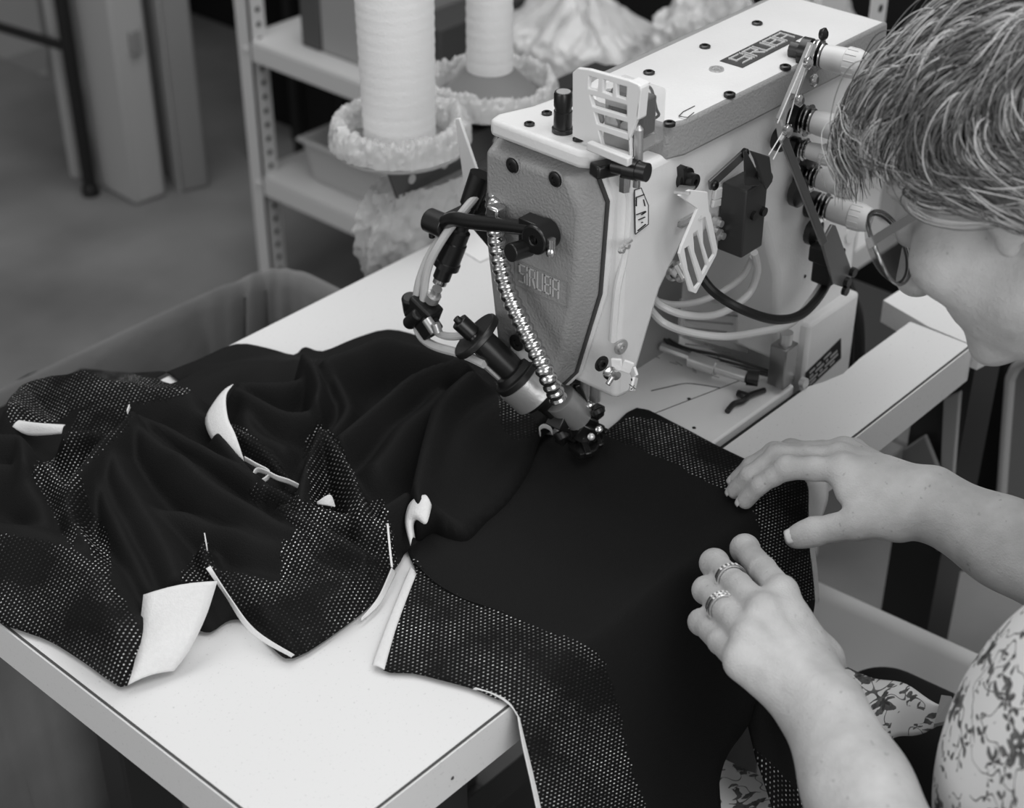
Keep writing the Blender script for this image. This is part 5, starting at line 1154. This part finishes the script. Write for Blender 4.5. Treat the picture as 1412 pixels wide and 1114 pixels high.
bmesh.ops.delete(b.bm,geom=dele,context='VERTS'); obj('hair_base',b,mat('hair_under',78,.8,bump=.8,bscale=300),WO,ang=80)
# blouse, trousers
def floral():
    m=bpy.data.materials.new('floral_print'); m.use_nodes=True; nt=m.node_tree; b=nt.nodes['Principled BSDF']; L=nt.links
    def nd(t,**k):
        n=nt.nodes.new('ShaderNode'+t)
        for a,v in k.items(): setattr(n,a,v)
        return n
    def mt(op,a,b_=None,c=None):
        n=nd('Math',operation=op)
        for i,x in enumerate((a,b_,c)):
            if x is None: continue
            if isinstance(x,(int,float)): n.inputs[i].default_value=x
            else: L.new(x,n.inputs[i])
        return n.outputs[0]
    tc=nd('TexCoord'); nz=nd('TexNoise'); nz.inputs['Scale'].default_value=60; nz.inputs['Detail'].default_value=3; L.new(tc.outputs['Object'],nz.inputs['Vector'])
    wv=nd('Vector Math'.replace(' ',''),operation='MULTIPLY_ADD'); L.new(nz.outputs['Color'],wv.inputs[0]); wv.inputs[1].default_value=(.012,)*3; L.new(tc.outputs['Object'],wv.inputs[2])
    def flowers(scale,rad,pet,off,amp=.35):
        vo=nd('TexVoronoi'); vo.inputs['Scale'].default_value=scale; ad=nd('VectorMath',operation='ADD'); ad.inputs[1].default_value=off; L.new(wv.outputs[0],ad.inputs[0]); L.new(ad.outputs[0],vo.inputs['Vector'])
        sb=nd('VectorMath',operation='SUBTRACT'); L.new(ad.outputs[0],sb.inputs[0]); L.new(vo.outputs['Position'],sb.inputs[1]); sp=nd('SeparateXYZ'); L.new(sb.outputs[0],sp.inputs[0])
        an=mt('ARCTAN2',mt('ADD',sp.outputs[1],mt('MULTIPLY',sp.outputs[0],.3)),sp.outputs[2]); r=vo.outputs['Distance']
        sc_=nd('SeparateColor'); L.new(vo.outputs['Color'],sc_.inputs[0])
        lim=mt('MULTIPLY',mt('ADD',mt('MULTIPLY',mt('COSINE',mt('MULTIPLY_ADD',an,pet,mt('MULTIPLY',sc_.outputs[0],6))),amp),1-amp*.6),mt('MULTIPLY',mt('ADD',sc_.outputs[1],.35),rad))
        return mt('LESS_THAN',r,lim), mt('LESS_THAN',r,mt('MULTIPLY',lim,.45))
    f1,c1_=flowers(38,.42,5,(0,0,0)); f2,c2_=flowers(75,.40,3,(.3,.1,.2),.6)
    n2=nd('TexNoise'); n2.inputs['Scale'].default_value=42; n2.inputs['Detail'].default_value=1; L.new(tc.outputs['Object'],n2.inputs['Vector'])
    stem=mt('LESS_THAN',mt('ABSOLUTE',mt('SUBTRACT',n2.outputs[0],.5)),.010)
    n4=nd('TexNoise'); n4.inputs['Scale'].default_value=26; L.new(tc.outputs['Object'],n4.inputs['Vector']); msk=mt('GREATER_THAN',n4.outputs[0],.42)
    dk=mt('MULTIPLY',mt('MAXIMUM',mt('MAXIMUM',f1,f2),stem),msk)
    n3=nd('TexNoise'); n3.inputs['Scale'].default_value=160; L.new(tc.outputs['Object'],n3.inputs['Vector'])
    tone=mt('MULTIPLY_ADD',n3.outputs[0],.30,-.04); tone=mt('MULTIPLY',tone,mt('SUBTRACT',1,mt('MULTIPLY',c1_,.6)))
    mx=nd('Mix',data_type='RGBA'); L.new(dk,mx.inputs[0]); w_=lin(226); mx.inputs[6].default_value=(w_,w_,w_,1)
    cc=nd('CombineColor'); [L.new(tone,cc.inputs[i]) for i in range(3)]; L.new(cc.outputs[0],mx.inputs[7]); L.new(mx.outputs[2],b.inputs['Base Color']); b.inputs['Roughness'].default_value=.8
    return m
FL=floral()
FT=Field(np.array([.60,-.1,.40]),np.array([170,130,150]),.004)
for c,r in ((D(1552,1105,1.06),(.115,.12,.17)),(CH,(.16,.12,.19))): FT.ell(c,((1,0,0),(0,1,0),(0,0,1)),r,.05)
FT.cone(NB+Vector((-.02,-.05,-.05)),SHL,.065,.062,.04); FT.cone(NB+Vector((-.02,-.05,-.05)),SHR,.065,.062,.04); FT.cone(SHL,SHL.lerp(LE,.55),.064,.056,.03); FT.cone(SHR,SHR.lerp(RE,.5),.062,.056,.03)
FT.cone(CH,(.98,.08,.5),.16,.17,.05)
bl=field_obj('blouse',FT,FL,WO)
b=B()
def hem(u,v):
    A_=[Zp(1120,905,.60),Zp(1200,930,.605),Zp(1265,953,.605),Zp(1325,985,.60)]; C_=[Zp(1130,1040,.58),Zp(1200,1030,.575),Zp(1250,1015,.57),Zp(1300,1000,.58)]
    a=spline(A_,8);c=spline(C_,8); i=round(u*(len(a)-1)); p=a[i].lerp(c[i],v); p.z+=.012*math.sin(v*math.pi)+.003*math.sin(u*14); return p
b.grid(hem,24,14); o=obj('blouse_hem',b,FL,WO,ang=80); o.modifiers.new('s','SOLIDIFY').thickness=.002
b=B(); b.prism([Zp(1288,998,.612),Zp(1298,958,.614),Zp(1312,960,.612),Zp(1322,990,.606)],(0,0,-.004)); obj('waist_tie',b,mat('tie_gray',140,.7),WO)
tr=Field(np.array([.62,-.1,.30]),np.array([150,190,90]),.004)
tr.cone((.86,.02,.50),(.80,.50,.47),.075,.058,.03); tr.cone((1.06,.02,.50),(1.08,.50,.47),.075,.058,.03); tr.cone((.86,.02,.50),(1.06,.02,.50),.09,.09,.04)
field_obj('trousers',tr,mat('trouser_black',10,.9),WO)
b=B(); b.grid(lambda u,v: Zp(985+85*u-15*v,1040+40*u+90*v,.52+.01*math.sin(v*3)),8,10); o=obj('knee_fabric',b,FL,WO); o.modifiers.new('s','SOLIDIFY').thickness=.002
ST=thing('work_stool','black work stool under the woman','stool',(.96,.0,0))
b=B(); b.lathe((.96,-.02,.36),(0,0,1),[(0,.17),(.01,.185),(.03,.185),(.045,.16)],32); obj('seat',b,M['blackp'],ST)
b=B(); b.cyl((.96,-.02,.03),(.96,-.02,.36),.02); b.lathe((.96,-.02,0),(0,0,1),[(0,.2),(.02,.19),(.035,.03)],20); obj('pedestal',b,M['dark'],ST)
